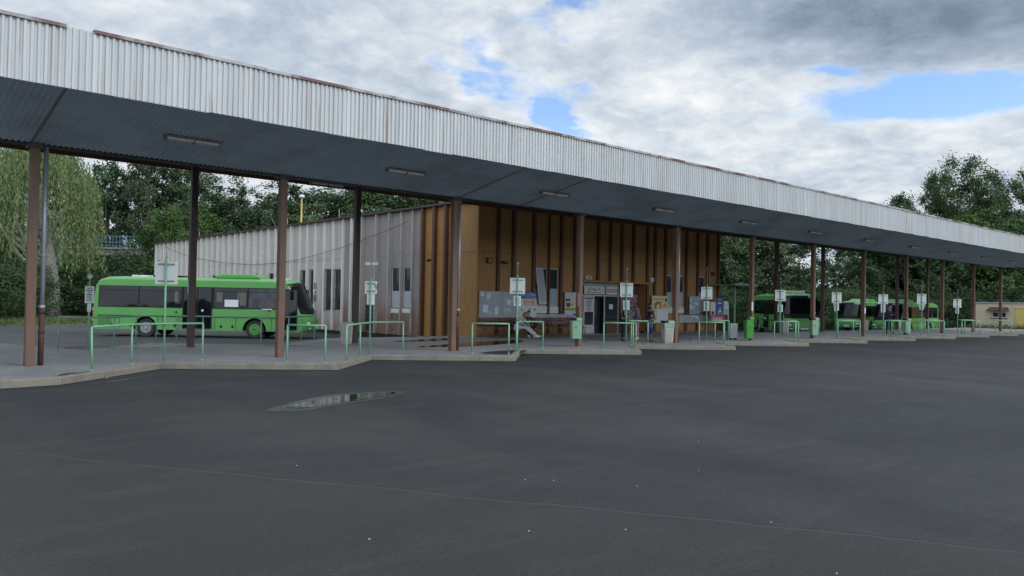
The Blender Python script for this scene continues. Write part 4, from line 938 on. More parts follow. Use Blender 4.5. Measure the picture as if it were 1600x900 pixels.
concrete_bin(27.05,20.55,'concrete litter bin with a green plastic top beside the post at the entrance')
concrete_bin(14.22,25.15,'plain pale concrete litter bin beside the dark rear post',False)
concrete_bin(44.55,24.95,'pale concrete litter bin beside the dark rear post near the second bus',False,.95)
concrete_bin(56.6,25.4,'distant concrete litter bin beside the dark rear post between the last two buses',False,.95)
t=empty('trash_container',(33.0,21.1,PZ),-R(30),'dark grey metal bin standing behind the bright green litter bin','bin')
mb=MB(); mb.box(-.28,.1,-.18,.18,.08,.78); mb.build('body',M['zinc'],t,bevel=.02); mb=MB(); mb.box(-.26,-.2,-.15,.15,0,.08); mb.box(.02,.08,-.15,.15,0,.08); mb.build('foot',M['dark'],t)
t=empty('flower_planter',(45.1,25.2,PZ),0,'low grey concrete planter at the foot of the dark rear post','planter')
mb=MB(); mb.box(-.3,.1,-.2,.2,0,.55); mb.build('tub',M['concrete'],t,bevel=.02); mb=MB(); mb.box(-.26,.06,-.16,.16,.551,.56); mb.build('soil',M['dark'],t)

# ================================================================== benches
def bench():
    t=empty('bench',(0,0,PZ),0,None,'bench','brown slatted benches against the front wall')
    for k in range(3):
        mb=MB(); mb.box(-1.08,1.08,-.42+.13*k,-.31+.13*k,.42,.45); mb.build('seat_board',M['bench_wood'],t,bevel=.006)
    for k in range(2):
        mb=MB(); mb.box(-1.08,1.08,.0,.03,.55+.2*k,.70+.2*k,M=Matrix.Rotation(R(-7),4,'X')@Matrix.Translation((0,.08,.02))); mb.build('back_board',M['bench_wood'],t,bevel=.006)
    for x in (-.92,-.25,.25,.92):
        mb=MB(); mb.tube([(x,-.45,0),(x,-.43,.28),(x,-.38,.40),(x,-.1,.41),(x,.0,.45),(x,.08,.70),(x,.13,.93)],.017,8); mb.tube([(x,.05,0),(x,.0,.25),(x,-.05,.41)],.017,8); mb.build('leg',M['bench_iron'],t)
    return t
b0=bench()
for k,(x,l) in enumerate([(23.0,'brown slatted bench under the two grey notice boards, empty left part'),(25.2,'brown slatted bench on which the couple sits'),(27.4,'brown slatted bench left of the entrance, behind the pale green litter bin')]):
    o=b0 if k==0 else copy_tree(b0); o.location=(x,27.0,PZ); o['label']=l

# ================================================================== buses
def bus(L=10.5, ax_r=2.6, ax_f=7.8, W=2.5, H=2.92, name='bus', rear_rim='rim', mid_door=True, right_side=True):
    t=empty(name)
    hw=W/2
    def roofz(yf): return -.16*abs(yf)**5
    # side/top/front profile (x,z) of the shell from rear bottom, over the roof to the front bottom
    prof=[(.06,.36),(.02,.6),(.0,1.2),(.03,1.9),(.10,2.5),(.22,2.78),(.55,H-.03),(1.2,H),(3,H),(5,H),(7,H),(L-1.6,H-.01),(L-1.15,H-.06),(L-.82,H-.17),(L-.70,H-.33),(L-.52,2.1),(L-.28,1.5),(L-.16,1.22),(L-.06,1.05),(L,.85),(L,.6),(L-.03,.42),(L-.12,.34)]
    ys=[-1,-.97,-.9,-.75,-.5,-.25,0,.25,.5,.75,.9,.97,1]
    def P(i,yf,off=0.0):
        x,z=prof[i]; a=abs(yf)
        if x>L/2:
            k=min(1,(x-L/2)/(L/2-1.2)); x-= (.42*a**3.2)*k if x>L-1.7 else 0
        else: x+= .10*a**4 if x<.6 else 0
        if z>2.4: z+= roofz(yf)*(min(1,(z-2.4)/.4))
        y=yf*hw
        if z>1.3: y*=1-.030*(z-1.3)/1.6*1.5
        return Vector((x+off,y,z))
    mb=MB(); n=len(prof); m=len(ys); vs=[P(i,yf) for i in range(n) for yf in ys]; fs=[]
    for i in range(n-1):
        for j in range(m-1): fs.append((i*m+j,i*m+j+1,(i+1)*m+j+1,(i+1)*m+j))
    mb.add(vs,fs,0,True)
    # side skins with wheel arches, built in columns
    r=.56
    for sgn in (-1,1):
        j=0 if sgn<0 else m-1
        edge=[vs[i*m+j] for i in range(n)]
        # outline of the side: bottom edge points
        bx=[]; x=edge[0].x; xe=edge[-1].x
        bottom=[(xe,.36)]
        def arch(cx):
            out=[]
            for k in range(13):
                a=math.pi*k/12; out.append((cx+r*math.cos(a),.44+r*math.sin(a)*1.02 if 0<k<12 else .36))
            return out
        bottom+=[(ax_f+r+.02,.36)]+arch(ax_f)+[(ax_f-r-.02,.36)]+[(ax_r+r+.02,.36)]+arch(ax_r)+[(ax_r-r-.02,.36)]
        y_=edge[len(edge)//2].y
        poly=[(e.x,e.y,e.z) for e in edge]+[(bx_,sgn*hw,bz) for bx_,bz in bottom[1:]]
        bm=bmesh.new(); bv=[bm.verts.new(p) for p in poly]; f=bm.faces.new(bv); bmesh.ops.triangulate(bm,faces=[f]); bm.verts.index_update()
        mb.add([v.co.copy() for v in bm.verts],[tuple(v.index for v in f.verts) for f in bm.faces]); bm.free()
    body=mb.build('body',M['busgreen'],t)
    # floor pan and wheel boxes
    mb=MB(); mb.box(.15,L-.5,-hw+.06,hw-.06,.37,.42); 
    for cx in (ax_r,ax_f):
        mb.box(cx-.6,cx+.6,-hw+.35,hw-.35,.40,1.05); mb.box(cx-.6,cx+.6,-hw+.02,hw-.02,1.05,1.08)
    mb.build('underbody',M['bumper_black'],t)
    # windows
    zb,zt=1.46,2.42
    def yside(z): return hw*(1-.030*(z-1.3)/1.6*1.5)
    def pane(name,x0,x1,z0,z1,sgn,mat,e=.006,parent=t,th=.004):
        mb=MB(); a=yside(z0)+e; b=yside(z1)+e
        q=[(x0,sgn*a,z0),(x1,sgn*a,z0),(x1,sgn*b,z1),(x0,sgn*b,z1)]
        q2=[(x,sgn*(abs(y)-th),z) for x,y,z in q]
        mb.add(q+q2,[(0,1,2,3),(7,6,5,4),(0,4,5,1),(1,5,6,2),(2,6,7,3),(3,7,4,0)]); return mb.build(name,mat,parent,fix=True)
    xw0,xw1=.34,L-1.42
    for sgn in (-1,1):
        pane('window_band',xw0,xw1,zb-.03,zt+.03,sgn,M['bumper_black'],.004)
        door=(4.35,5.75) if (mid_door and sgn<0) else None
        xs=[xw0+.02,2.25,4.3] + ([5.8] if door else [5.9]) + [7.45,xw1-.02]
        for a,b in zip(xs[:-1],xs[1:]):
            if door and abs(a-4.3)<.01: continue
            o=pane('side_window',a+.03,b-.03,zb,zt,sgn,M['busglass'],.010)
            pane('window_bar',a+.05,b-.05,zt-.20,zt-.175,sgn,M['bumper_black'],.012,o,.001)
            # shapes of seats behind glass
        if sgn<0:
            if door:
                pane('door_frame',door[0],door[1],.44,zt+.03,sgn,M['bumper_black'],.012)
                pane('door_leaf',door[0]+.05,(door[0]+door[1])/2-.03,.50,zt,sgn,M['busglass'],.017); o=pane('door_leaf',(door[0]+door[1])/2+.03,door[1]-.05,.50,zt,sgn,M['busglass'],.017)
                mb=MB(); mb.disc((5.3,sgn*(hw+.02),1.32),.055,16,'y',h=.006); mb.build('round_sticker',M['white'],t)
            pane('door_frame',L-1.40,L-.66,.44,zt,sgn,M['bumper_black'],.012); pane('door_leaf',L-1.35,L-.70,.50,zt-.05,sgn,M['busglass'],.017)
        else:
            pane('driver_window',L-1.38,L-.70,1.30,zt,sgn,M['busglass'],.010)
        # trim line, flaps and seams
        def strip(x0,x1,z0,z1,mat,e=.006,nm='side_trim'):
            return pane(nm,x0,x1,z0,z1,sgn,M[mat],e)
        segs=[(.3,4.3),(5.8,L-1.45)] if (door) else [(.3,L-1.45)]
        for a,b in segs: strip(a,b,1.0,1.035,'bumper_black')
        mb=MB()
        for x in (1.35,3.4,4.2,5.9,6.9,8.6):
            if abs(x-ax_r)<.6 or abs(x-ax_f)<.6: continue
            y=sgn*(hw+.004); mb.box(x-.008,x+.008,min(y,y-sgn*.006),max(y,y-sgn*.006),.38,1.0)
        for x in (1.0,1.9,3.5,4.0,6.2,6.75):
            y=sgn*(hw+.006); mb.box(x-.05,x+.05,min(y,y-sgn*.006),max(y,y-sgn*.006),.50,.62)
        mb.build('flap_seam',M['bumper_black'],t)
        strip(.35,.95,.5,1.0,'busdark',.005,'engine_grille')
        mb=MB(); y=sgn*(hw+.012); mb.box(8.45,8.55,min(y,y-sgn*.012),max(y,y-sgn*.012),1.18,1.24); mb.build('indicator',M['lamp_o'],t)
        mb=MB(); mb.disc((4.05,sgn*(hw+.006),1.22),.05,12,'y',h=.01); mb.disc((8.5,sgn*(hw+.006),1.36),.045,12,'y',h=.01); mb.build('filler_cap',M['bumper_black'],t)
        # arch lips
        mb=MB()
        for cx in (ax_r,ax_f):
            pts=[(cx+(r+.0)*math.cos(math.pi*k/12),sgn*(hw+.004),.44+r*1.02*math.sin(math.pi*k/12)) for k in range(13)]
            mb.tube(pts,.02,6)
        mb.build('arch_lip',M['busgreen'],t)
        for cx,rm in ((ax_r,rear_rim),(ax_f,'busgreen')):
            y0=sgn*(hw-.30); y1=sgn*(hw-.05)
            mb=MB(); mb.disc((cx,(y0+y1)/2,.44),.44,28,'y',h=.25); w=mb.build('wheel',M['tyre'],t,bevel=.03)
            mb=MB(); mb.disc((cx,y1+sgn*.006,.44),.27,24,'y',h=.02,rin=.0); w2=mb.build('rim',M[rm],w,bevel=.006)
            mb=MB(); mb.disc((cx,y1+sgn*.022,.44),.20,20,'y',h=.02,rin=.17); mb.disc((cx,y1+sgn*.03,.44),.08,14,'y',h=.05); mb.build('hub_ring',M['zinc'] if rm=='rim' else M['busdark'],w)
    # windscreen, follows the shell
    def front_patch(name,i0,i1,y0,y1,mat,off,parent=t,ny=12):
        vs=[];fs=[]; Y=np.linspace(y0,y1,ny+1); I=list(range(i0,i1+1))
        for i in I:
            for yf in Y: vs.append(P(i,float(yf),off))
        for a in range(len(I)-1):
            for b in range(ny): k=a*(ny+1)+b; fs.append((k,k+1,k+ny+2,k+ny+1))
        mb=MB(); mb.add(vs,fs,0,True); return mb.build(name,mat,parent)
    front_patch('windscreen_surround',13,17,-.96,.96,M['bumper_black'],.012)
    ws=front_patch('windscreen',14,16,-.92,.92,M['busglass'],.022)
    front_patch('destination_display',13,14,-.80,.80,M['bumper_black'],.026)
    front_patch('route_screen',13,14,.35,.75,M['teal'],.036)
    for s in (-1,1):
        mb=MB(); mb.tube([P(17,.25*s,.03),P(17,.45*s,.05)+Vector((0,0,.12)),P(16,.80*s,.05)],.013,6); mb.build('wiper',M['bumper_black'],t)
        mb=MB(); p=P(19,.74*s,.015); mb.ball(p+Vector((-.02,0,-.1)),(.06,.21,.085)); mb.build('headlight',M['lamp_w'],t)
        mb=MB(); p=P(20,.66*s,.01); mb.ball(p+Vector((-.02,0,-.10)),(.04,.12,.04)); mb.build('fog_light',M['lamp_w'],t)
        p=P(13,.97*s); q=Vector((p.x+.28,s*(hw+.12),2.2))
        mb=MB(); mb.tube([p+Vector((-.05,0,0)),p+Vector((.15,s*.08,.05)),q+Vector((0,0,.1))],.02,6); mb.build('mirror_arm',M['bumper_black'],t)
        mb=MB(); mb.box(q.x-.07,q.x+.02,q.y-.10,q.y+.10,q.z-.30,q.z+.12); mb.build('mirror',M['bumper_black'],t,bevel=.03)
        mb=MB(); mb.box(-.012,.03,s*1.05-.08,s*1.05+.08,.85,1.25); mb.build('tail_light',M['lamp_r'],t,bevel=.01)
        mb=MB(); mb.box(-.012,.03,s*1.05-.08,s*1.05+.08,1.26,1.36); mb.box(-.012,.03,s*1.05-.08,s*1.05+.08,.74,.84); mb.build('reverse_light',M['lamp_w'],t,bevel=.01)
    mb=MB(); p=P(20,0,.012); mb.box(p.x,p.x+.012,-.26,.26,.48,.59); mb.build('number_plate',M['white'],t)
    mb=MB()
    for yy in np.linspace(-.88,.88,23):
        pass
    p=P(19,0,.008); mb.box(p.x-.01,p.x,-.45,.45,.84,.865); mb.build('front_seam',M['bumper_black'],t)
    # roof
    mb=MB(); mb.prism([(5.7,H-.02),(7.9,H-.02),(7.8,H+.13),(7.5,H+.20),(6.1,H+.20),(5.75,H+.12)],-.8,.8,axis='y'); mb.build('roof_unit',M['busgreen'],t,bevel=.05)
    mb=MB(); mb.box(1.5,2.3,-.4,.4,H-.02,H+.07); mb.box(8.5,9.1,-.35,.35,H-.03,H+.05); mb.build('roof_hatch',M['roofwhite'],t,bevel=.02)
    mb=MB(); mb.box(2.6,4.0,-.55,.55,H-.01,H+.08); mb.build('roof_box',M['bumper_black'],t,bevel=.03)
    mb=MB(); mb.tube([(L-1.6,.3,H-.02),(L-1.75,.3,H+.35)],.008,5); mb.build('aerial',M['dark'],t)
    # interior: seat backs seen as dark shapes, steering wheel
    return t
b1=bus(); tag(b1,'large green bus parked behind the platform, seen from its door side','bus')
b1.location=(10.617,43.273,LOTZ); b1.rotation_euler=(0,0,-.6965); b1.scale=(1.0217,)*3
def side_card(b,x0,x1,z0,z1,mat,nm):
    mb=MB(); y=-1.25*(1-.030*(z0-1.3)/1.6*1.5)-.014; mb.box(x0,x1,y-.003,y,z0,z1); return mb.build(nm,M[mat],b)
side_card(b1,6.35,7.0,1.52,1.86,'paper','window_notice')
side_card(b1,8.15,8.62,1.40,1.45,'paper','side_label')
def band(b,x0,x1,z0,z1,mat,nm,e=.0115):
    mb=MB(); a=1.25*(1-.030*(z0-1.3)/1.6*1.5)+e; c=1.25*(1-.030*(z1-1.3)/1.6*1.5)+e
    mb.add([(x0,-a,z0),(x1,-a,z0),(x1,-c,z1),(x0,-c,z1)],[(0,1,2,3)]); return mb.build(nm,mat,b)
M['curt_b']=pm('bus_curtain',(.16,.15,.12),(.08,.075,.065),6,.3,stretch=(9,1,.4))
M['pane_reflection']=glassy('bus_glass_reflection',(.045,.05,.06),.05,(.02,.022,.028),.4)  # paler patchy colour paints a reflection over the last side window
for k,(x0,x1,z0) in enumerate([(5.95,6.22,1.75),(6.95,7.05,1.7),(7.08,7.36,1.6),(3.95,4.12,1.7)]): band(b1,x0,x1,z0,2.24,M['curt_b'],'window_curtain')
band(b1,7.52,9.0,1.49,2.39,M['pane_reflection'],'painted_reflection',.0108)
b2=copy_tree(b1)
for nm in ('window_notice','side_label','window_curtain','painted_reflection'):
    for c in [c for c in kids(b2) if c.name.startswith(nm)]: bpy.data.objects.remove(c)
b3=copy_tree(b2); b4=copy_tree(b2)
for b,(x,y,rz,s,l) in ((b2,(58.6,34.35,-2.384,1.034,'green bus facing the camera with its windscreen crossed by a brown post')),(b3,(75.9,31.7,-3.10,.915,'green bus half hidden behind the last bus and a brown post')),(b4,(73.9,27.75,-3.09,.905,'rightmost green bus, its long left side lit, behind the man in navy'))):
    b.location=(x,y,LOTZ); b.rotation_euler=(0,0,rz); b.scale=(s,)*3; b['label']=l
for b in (b1,b2,b3,b4): b['group']='green buses parked at the station'

# ================================================================== hut, shelter, adverts, bridge
h=empty('hut',(81.5,22,0),0,'low beige flat roofed hut with a yellow door and a tiled awning','building'); h.location=(0,0,0)
mb=MB(); wallgrid(mb,14.0,26.1,-.3,2.42,[(23.55,24.75,1.08,1.62,.15)],'x',81.5,.15); mb.box(81.66,87,14,26.1,-.3,2.42); mb.add([(81.5,26.1,-.3),(81.66,26.1,-.3),(81.66,26.1,2.42),(81.5,26.1,2.42)],[(0,1,2,3)]); mb.build('wall',M['hut'],h)
mb=MB(); mb.box(81.40,87.1,13.9,26.2,2.42,2.52); mb.build('roof',M['zinc'],h)
mb=MB(); 
for a in (23.55,24.15): 
    mb.box(81.55,81.6,a,a+.60,1.08,1.15); mb.box(81.55,81.6,a,a+.60,1.55,1.62); mb.box(81.55,81.6,a,a+.07,1.15,1.55); mb.box(81.55,81.6,a+.53,a+.60,1.15,1.55)
w=mb.build('window',M['white'],h); mb=MB(); mb.box(81.58,81.59,23.6,24.7,1.12,1.58); mb.build('pane',M['glass'],w); mb=MB(); mb.box(81.42,81.5,23.45,24.85,1.02,1.07); mb.build('sill',M['dark'],w)
mb=MB(); mb.add([(81.49,23.4,2.06),(81.49,24.9,2.06),(81.0,25.1,1.76),(81.0,23.2,1.76),(81.49,23.4,2.0),(81.49,24.9,2.0),(81.0,25.1,1.70),(81.0,23.2,1.70)],[(0,1,2,3),(7,6,5,4),(0,3,7,4),(1,5,6,2),(2,6,7,3)]); mb.build('awning',M['brick_dark'],h,fix=True)
mb=MB(); mb.box(81.44,81.495,21.3,22.80,.1,1.95); d=mb.build('door',M['hutdoor'],h); mb=MB(); mb.box(81.42,81.496,21.2,22.9,1.952,2.02); mb.build('lintel',M['ochre'],d); mb=MB(); mb.tube([(81.42,22.6,1.0),(81.40,22.6,1.0),(81.40,22.5,1.0)],.012,6); mb.build('handle',M['zinc'],d)
# bus shelter roof on a green post
s=empty('bus_shelter',(41.5,26.8,0),0,'flat green shelter roof on a thin green post at the right end of the building','shelter'); s.location=(0,0,0)
mb=MB(); mb.tube([(41.6,26.6,PZ),(41.6,26.6,2.98)],.07,10); mb.build('post',M['rail'],s)
mb=MB(); mb.box(40.4,43.0,25.8,27.35,2.98,3.05); mb.build('roof',M['rail'],s); mb=MB(); mb.box(40.4,43.0,25.84,25.9,3.06,3.10); mb.build('gutter',M['zinc'],s)
mb=MB(); mb.tube([(41.6,26.6,1.7),(40.7,26.9,2.96)],.018,6); mb.build('brace',M['zinc'],s)
YA=26.7
t=empty('advert_board',(40.1,YA,0),0,'blue advert panel with a white bottle shape beside the building corner','sign'); t.location=(0,0,0)
mb=MB(); mb.box(39.72,40.55,YA-.02,YA,1.22,2.22); mb.build('panel',M['blue'],t)
mb=MB(); mb.prism([(40.0,1.24),(40.36,1.24),(40.34,1.42),(40.22,1.5),(40.2,1.66),(40.16,1.66),(40.14,1.5),(40.02,1.42)],YA-.03,YA-.021,axis='y'); mb.box(39.95,40.35,YA-.026,YA-.021,1.86,1.93); mb.box(40.05,40.3,YA-.026,YA-.021,2.08,2.12); mb.build('white_print',M['white'],t)
mb=MB(); mb.box(40.1,40.28,YA-.036,YA-.031,1.26,1.38); mb.build('dark_print',M['ink'],t)
mb=MB(); mb.tube([(39.9,YA+.03,PZ),(39.9,YA+.03,1.3)],.03,8); mb.tube([(40.5,YA+.03,PZ),(40.5,YA+.03,1.3)],.03,8); mb.build('leg',M['maroon'],t)
t=empty('advert_board',(41,YA,0),0,'white advert panel with a rounded top, right of the blue advert','sign'); t.location=(0,0,0)
mb=MB(); mb.prism([(40.58,.80),(41.12,.80),(41.12,1.8),(41.05,1.95),(40.9,2.02),(40.58,2.04)],YA-.02,YA,axis='y'); mb.build('panel',M['poster_w'],t)
mb=MB(); mb.box(40.68,40.98,YA-.026,YA-.021,1.78,1.84); mb.box(40.65,41.0,YA-.026,YA-.021,1.2,1.55); mb.build('green_print',M['board_grey'],t)
mb=MB(); mb.tube([(40.75,YA+.03,PZ),(40.75,YA+.03,.9)],.035,8); mb.build('leg',M['maroon'],t)
t=empty('advert_board',(40,YA,0),0,'magenta advert strip with pale lettering below the blue advert','sign'); t.location=(0,0,0)
mb=MB(); mb.box(39.28,40.55,YA-.05,YA-.025,.78,1.17); mb.build('panel',M['pink'],t); mb=MB(); 
for k in range(7): mb.box(39.42+.14*k,39.52+.14*k,YA-.056,YA-.051,.93,1.02)
mb.build('lettering',M['poster_w'],t)
mb=MB(); mb.box(40.56,41.0,YA-.05,YA-.025,.78,1.2); tag(mb.build('advert_board',M['maroon']),'small dark red panel right of the magenta advert strip','sign')
mb=MB(); mb.box(39.15,39.65,YA-.06,YA-.04,1.2,1.95); o=tag(mb.build('advert_board',M['poster_w']),'white picture panel left of the blue advert','sign'); mb=MB(); mb.box(39.25,39.5,YA-.066,YA-.061,1.22,1.4); mb.build('dark_print',M['ink'],o)

# bridge
br=empty('road_bridge',(0,0,0),0,'old concrete road bridge with a blue railing behind the willow','bridge')
A=Vector((12,116,0)); B=Vector((30.2,99.8,0)); d=(B-A).normalized(); nb=Vector((-d.y,d.x,0))
def along(a,b,z0,z1,o0,o1,mb):
    p=A+d*a; q=A+d*b
    vs=[(p+nb*o0),(q+nb*o0),(q+nb*o1),(p+nb*o1)]
    mb.add([(v.x,v.y,z0) for v in vs]+[(v.x,v.y,z1) for v in vs],[(0,3,2,1),(4,5,6,7),(0,1,5,4),(1,2,6,5),(2,3,7,6),(3,0,4,7)])
mb=MB(); along(-30,60,6.5,7.25,0,8,mb); along(-30,60,7.25,7.45,-.25,8.2,mb); mb.build('deck',M['bridge_conc'],br)
mb=MB(); along(21.5,60,-.5,6.48,-.1,8,mb); mb.build('abutment',M['bridge_conc'],br)
mb=MB(); along(4,5,-.5,6.48,.5,7.5,mb); mb.build('pier',M['bridge_conc'],br)
mb=MB(); Lb=(B-A).length
for z in (7.62,8.05,8.78): along(-10,Lb+8,z,z+.07,-.15,-.09,mb)
k=-10
while k<Lb+8: along(k,k+.05,7.45,8.8,-.13,-.09,mb); k+=.42
mb.build('railing_bars',M['bridge_rail'],br)
mb=MB(); k=-10
while k<Lb+8: along(k,k+.14,7.45,8.95,-.18,-.04,mb); k+=3.4
mb.build('railing_posts',M['bridge_rail'],br)

# ================================================================== trees
def leaves_mesh(name, C, size, rng, mat, parent, outward=None, flat=.5, elong=1.0):
    n=len(C); nr=rng.normal(size=(n,3)); nr[:,2]=np.abs(nr[:,2])+flat
    if outward is not None: nr+=outward*.9
    nr/=np.linalg.norm(nr,axis=1)[:,None]
    t=rng.normal(size=(n,3)); t-=nr*(t*nr).sum(1)[:,None]; t/=np.linalg.norm(t,axis=1)[:,None]; b=np.cross(nr,t)
    s=size*rng.uniform(.6,1.35,size=(n,1))
    v=np.empty((n,4,3)); v[:,0]=C-t*s*elong*.5; v[:,1]=C+b*s*.36; v[:,2]=C+t*s*elong*.55; v[:,3]=C-b*s*.36
    me=bpy.data.meshes.new(name); me.vertices.add(n*4); me.vertices.foreach_set('co',v.reshape(-1))
    me.loops.add(n*4); me.loops.foreach_set('vertex_index',np.arange(n*4,dtype=np.int32)); me.polygons.add(n)
    me.polygons.foreach_set('loop_start',np.arange(0,n*4,4,dtype=np.int32)); me.polygons.foreach_set('loop_total',np.full(n,4,dtype=np.int32))
    me.materials.append(mat); me.update(calc_edges=True)
    o=bpy.data.objects.new(name,me); col.objects.link(o); o.parent=parent; return o
def make_tree(seed, H, Wd, base, nclump, per, leaf, mat, bark, name='broadleaf_tree', shape='round', trunk_r=.22, airy=1.0):
    rng=np.random.default_rng(seed); t=empty(name)
    # lobes: overlapping ellipsoids of clumps
    cl=[]; 
    hz=(H-base)/2; cz=base+hz
    for k in range(nclump):
        u=rng.uniform(0,1); a=rng.uniform(0,2*math.pi); zz=rng.uniform(-1,1)
        if shape=='round': prof=math.sqrt(max(0,1-abs(zz)**2.2))
        elif shape=='tall': prof=math.sqrt(max(0,1-abs(zz)**3))*(1-.35*zz)
        else: prof=max(.08,(1-zz)/2)**.8
        r=(u**.42)*prof
        wob=1+.26*math.sin(3*a+seed)+.20*math.sin(5*a+zz*4+seed*2)+.14*math.sin(9*zz+a*2)
        cl.append((math.cos(a)*r*Wd*wob, math.sin(a)*r*Wd*wob, cz+zz*hz*(1+.08*math.sin(a*2+seed))))
    cl=np.array(cl); n=nclump*per
    idx=np.repeat(np.arange(nclump),per); cr=rng.uniform(.45,1.05,size=nclump)*airy*Wd*.17
    off=rng.normal(size=(n,3))*np.array([1,1,.62])*cr[idx][:,None]*.75
    Cc=cl[idx]+off; out=Cc-np.array([0,0,cz]); out/=np.linalg.norm(out,axis=1)[:,None]+1e-6
    leaves_mesh('crown',Cc,leaf,rng,mat,t,out)
    mb=MB(); pts=[(0,0,-.2)]; rr=[trunk_r*1.25]; x=y=0
    for k in range(1,7):
        x+=rng.normal()*.12; y+=rng.normal()*.12; pts.append((x,y,H*.82*k/6)); rr.append(trunk_r*(1-.14*k))
    mb.tube(pts,rr,8)
    for k in range(9):
        i=rng.integers(1,5); p=Vector(pts[i]); q=Vector(cl[rng.integers(0,nclump)]); 
        if q.z<p.z: continue
        mid=(p+q)/2+Vector((0,0,.4)); mb.tube([p,mid,q],[trunk_r*.45,trunk_r*.28,trunk_r*.08],6)
    mb.build('trunk',bark,t)
    return t
V={}
V['oak']=make_tree(1,10,4.3,1.2,170,100,.25,M['leaf_mid'],M['bark'],airy=.85)
V['dark']=make_tree(2,10,4.0,.8,180,100,.25,M['leaf_dark'],M['bark'],airy=.85)
V['ash']=make_tree(3,10,3.8,1.5,130,100,.23,M['leaf_birch'],M['bark'],airy=.95)
V['lit']=make_tree(4,10,4.6,.4,190,100,.25,M['leaf_bright'],M['bark'],airy=.8)  # brighter green kind of tree
V['birch']=make_tree(5,10,2.4,1.5,80,90,.19,M['leaf_birch'],M['bark_pale'],'birch_tree','tall',.11,1.15)
V['big']=make_tree(7,10,4.9,2.0,95,230,.17,M['leaf_mid'],M['bark'],airy=.72)
V['bush']=make_tree(8,4,3.4,.0,130,110,.13,M['leaf_mid'],M['bark'],'bush','round',.06)
V['bushd']=make_tree(9,4,3.4,.0,130,110,.13,M['leaf_dark'],M['bark'],'bush','round',.06)
used=set()
def place(kind,x,y,h,label,group,rz=None,w=1.0,z=LOTZ):
    src=V[kind]; base=4.0 if kind.startswith('bush') else 10.0
    o=src if kind not in used else copy_tree(src); used.add(kind)
    s=h/base; o.location=(x,y,z); o.scale=(s*w,s*w,s); o.rotation_euler=(0,0,random.uniform(0,6.28) if rz is None else rz)
    tag(o,label,'bush' if kind.startswith('bush') else 'tree',group); return o
GW='trees of the wood behind the station'; LW='dense green tree in the far wood behind the white building'
# far left wood, from the willow to the building
rowA=[(16,112,15,'dark',1),(24.5,119,12.5,'ash',.9),(29.5,119,20.5,'dark',.55),(33.5,117,21.5,'ash',.55),(37,119,21.5,'dark',.55),(40.5,118,20.5,'oak',.5),(45,115,17,'dark',.8),(48,108,15.5,'oak',.9),(27,124,17,'dark',.6)]
for x,y,h_,k,w_ in rowA: place(k,x,y,h_,'tall dark tree in the wood above the bridge' ,'tall trees above the bridge',w=w_)
place('lit',27.2,85.5,10.8,'bright green spreading tree right of the bridge railing','trees of the wood behind the station',w=.72)
place('lit',32.5,92,11.5,'bright green tree behind the far end of the white building',GW,w=.8)
place('dark',30.5,94,12.5,'dark tree between the two bright green trees beside the bridge',GW,w=.7)
place('birch',35.2,97,17.0,'slender pale birch with a bare white stem above the bright green trees',GW)
place('birch',38.8,96,17.0,'slender birch seen against the sky gap left of the second front post',GW,w=.75)
place('birch',42.6,90.5,17.2,'feathery birch seen just right of the second front post',GW)
for x,y,h_,k in [(37,98,13,'oak'),(41.5,99,13.0,'dark'),(45,93,13.8,'oak'),(47.5,88,15.5,'ash'),(49,97,16.5,'dark'),(51,85,15.2,'oak'),(53.5,90,16.8,'dark'),(55,80,15.4,'ash'),(58,84,16.4,'dark'),(59.5,76,15.5,'oak'),(62,80,16.8,'dark'),(64,71,15.5,'ash'),(67,75,16.6,'oak'),(70,66,15,'dark'),(74,60,14,'dark')]:
    place(k,x,y,h_,LW,GW)
for x,y,h_,k in [(16,101,7,'bushd'),(19,99,6,'bush'),(25.5,95,6.5,'bushd'),(22.5,88,5,'bushd'),(27,90,6,'bushd'),(19.5,84,4.2,'bushd'),(29,80,7,'bush'),(23,79,4.5,'bush'),(33,84,8,'bushd')]:
    place(k,x,y,h_,'dense dark bush under the bridge and the willow','bushes around the bridge',w=1.3)
for x,y,h_,k in [(8.2,73,5.2,'bushd'),(11.9,79.6,4.6,'bush'),(14.5,93,5.5,'bushd'),(18.5,90,4.2,'bushd'),(21.5,80,3.0,'bushd'),(7,88,9,'dark'),(12,97,10,'dark')]:
    place(k,x,y,h_,'leafy bush on the grass verge behind the willow','bushes on the far verge',w=1.25)
# right hand trees
GR='trees behind the green buses'
for x,y,h_,k in [(60,43,11.5,'ash'),(64,42.5,11,'oak'),(62,47,12.5,'ash'),(67,43,11.5,'ash'),(69.0,40.4,10.5,'ash'),(71.3,40.6,10.4,'ash'),(56,47,11.5,'oak')]:
    place(k,x,y,h_,'grey green leafy tree right of the station building','grey green trees right of the building')
for x,y,h_,k in [(74,41,6.0,'oak'),(79.0,40.5,5.8,'oak'),(82.5,38.5,7.6,'dark')]:
    place(k,x,y,h_,'smaller tree under the sky gap behind the second bus front','small trees in the gap')
for x,y,h_,k in [(88.5,37,12.5,'dark'),(93,41,13,'dark'),(92,35,12,'oak'),(95,38,13,'dark'),(96,32,12,'lit'),(100,34,13.5,'dark'),(99,28,12,'oak'),(104,30,13,'dark'),(103,24,12,'dark'),(108,25,13,'dark'),(109,19,12,'dark'),(90,33,9,'dark')]:
    place(k,x,y,h_,'dark leafy tree in the row behind the last buses and the hut','dark trees behind the last buses and the hut')
place('oak',103.2,42,16.2,'round tree top just showing above the pale fascia, left of the big tree',GR,w=.5)
place('big',101.4,36.4,18.0,'left one of the tall airy trees rising above the pale fascia',GR,.4,.45)
place('big',104.5,35,20.2,'tallest airy tree rising above the pale fascia at the right',GR,2.1,.58)
place('big',108.5,31.5,18.6,'airy tree rising above the fascia at the right edge of the picture',GR,4.0,.68)
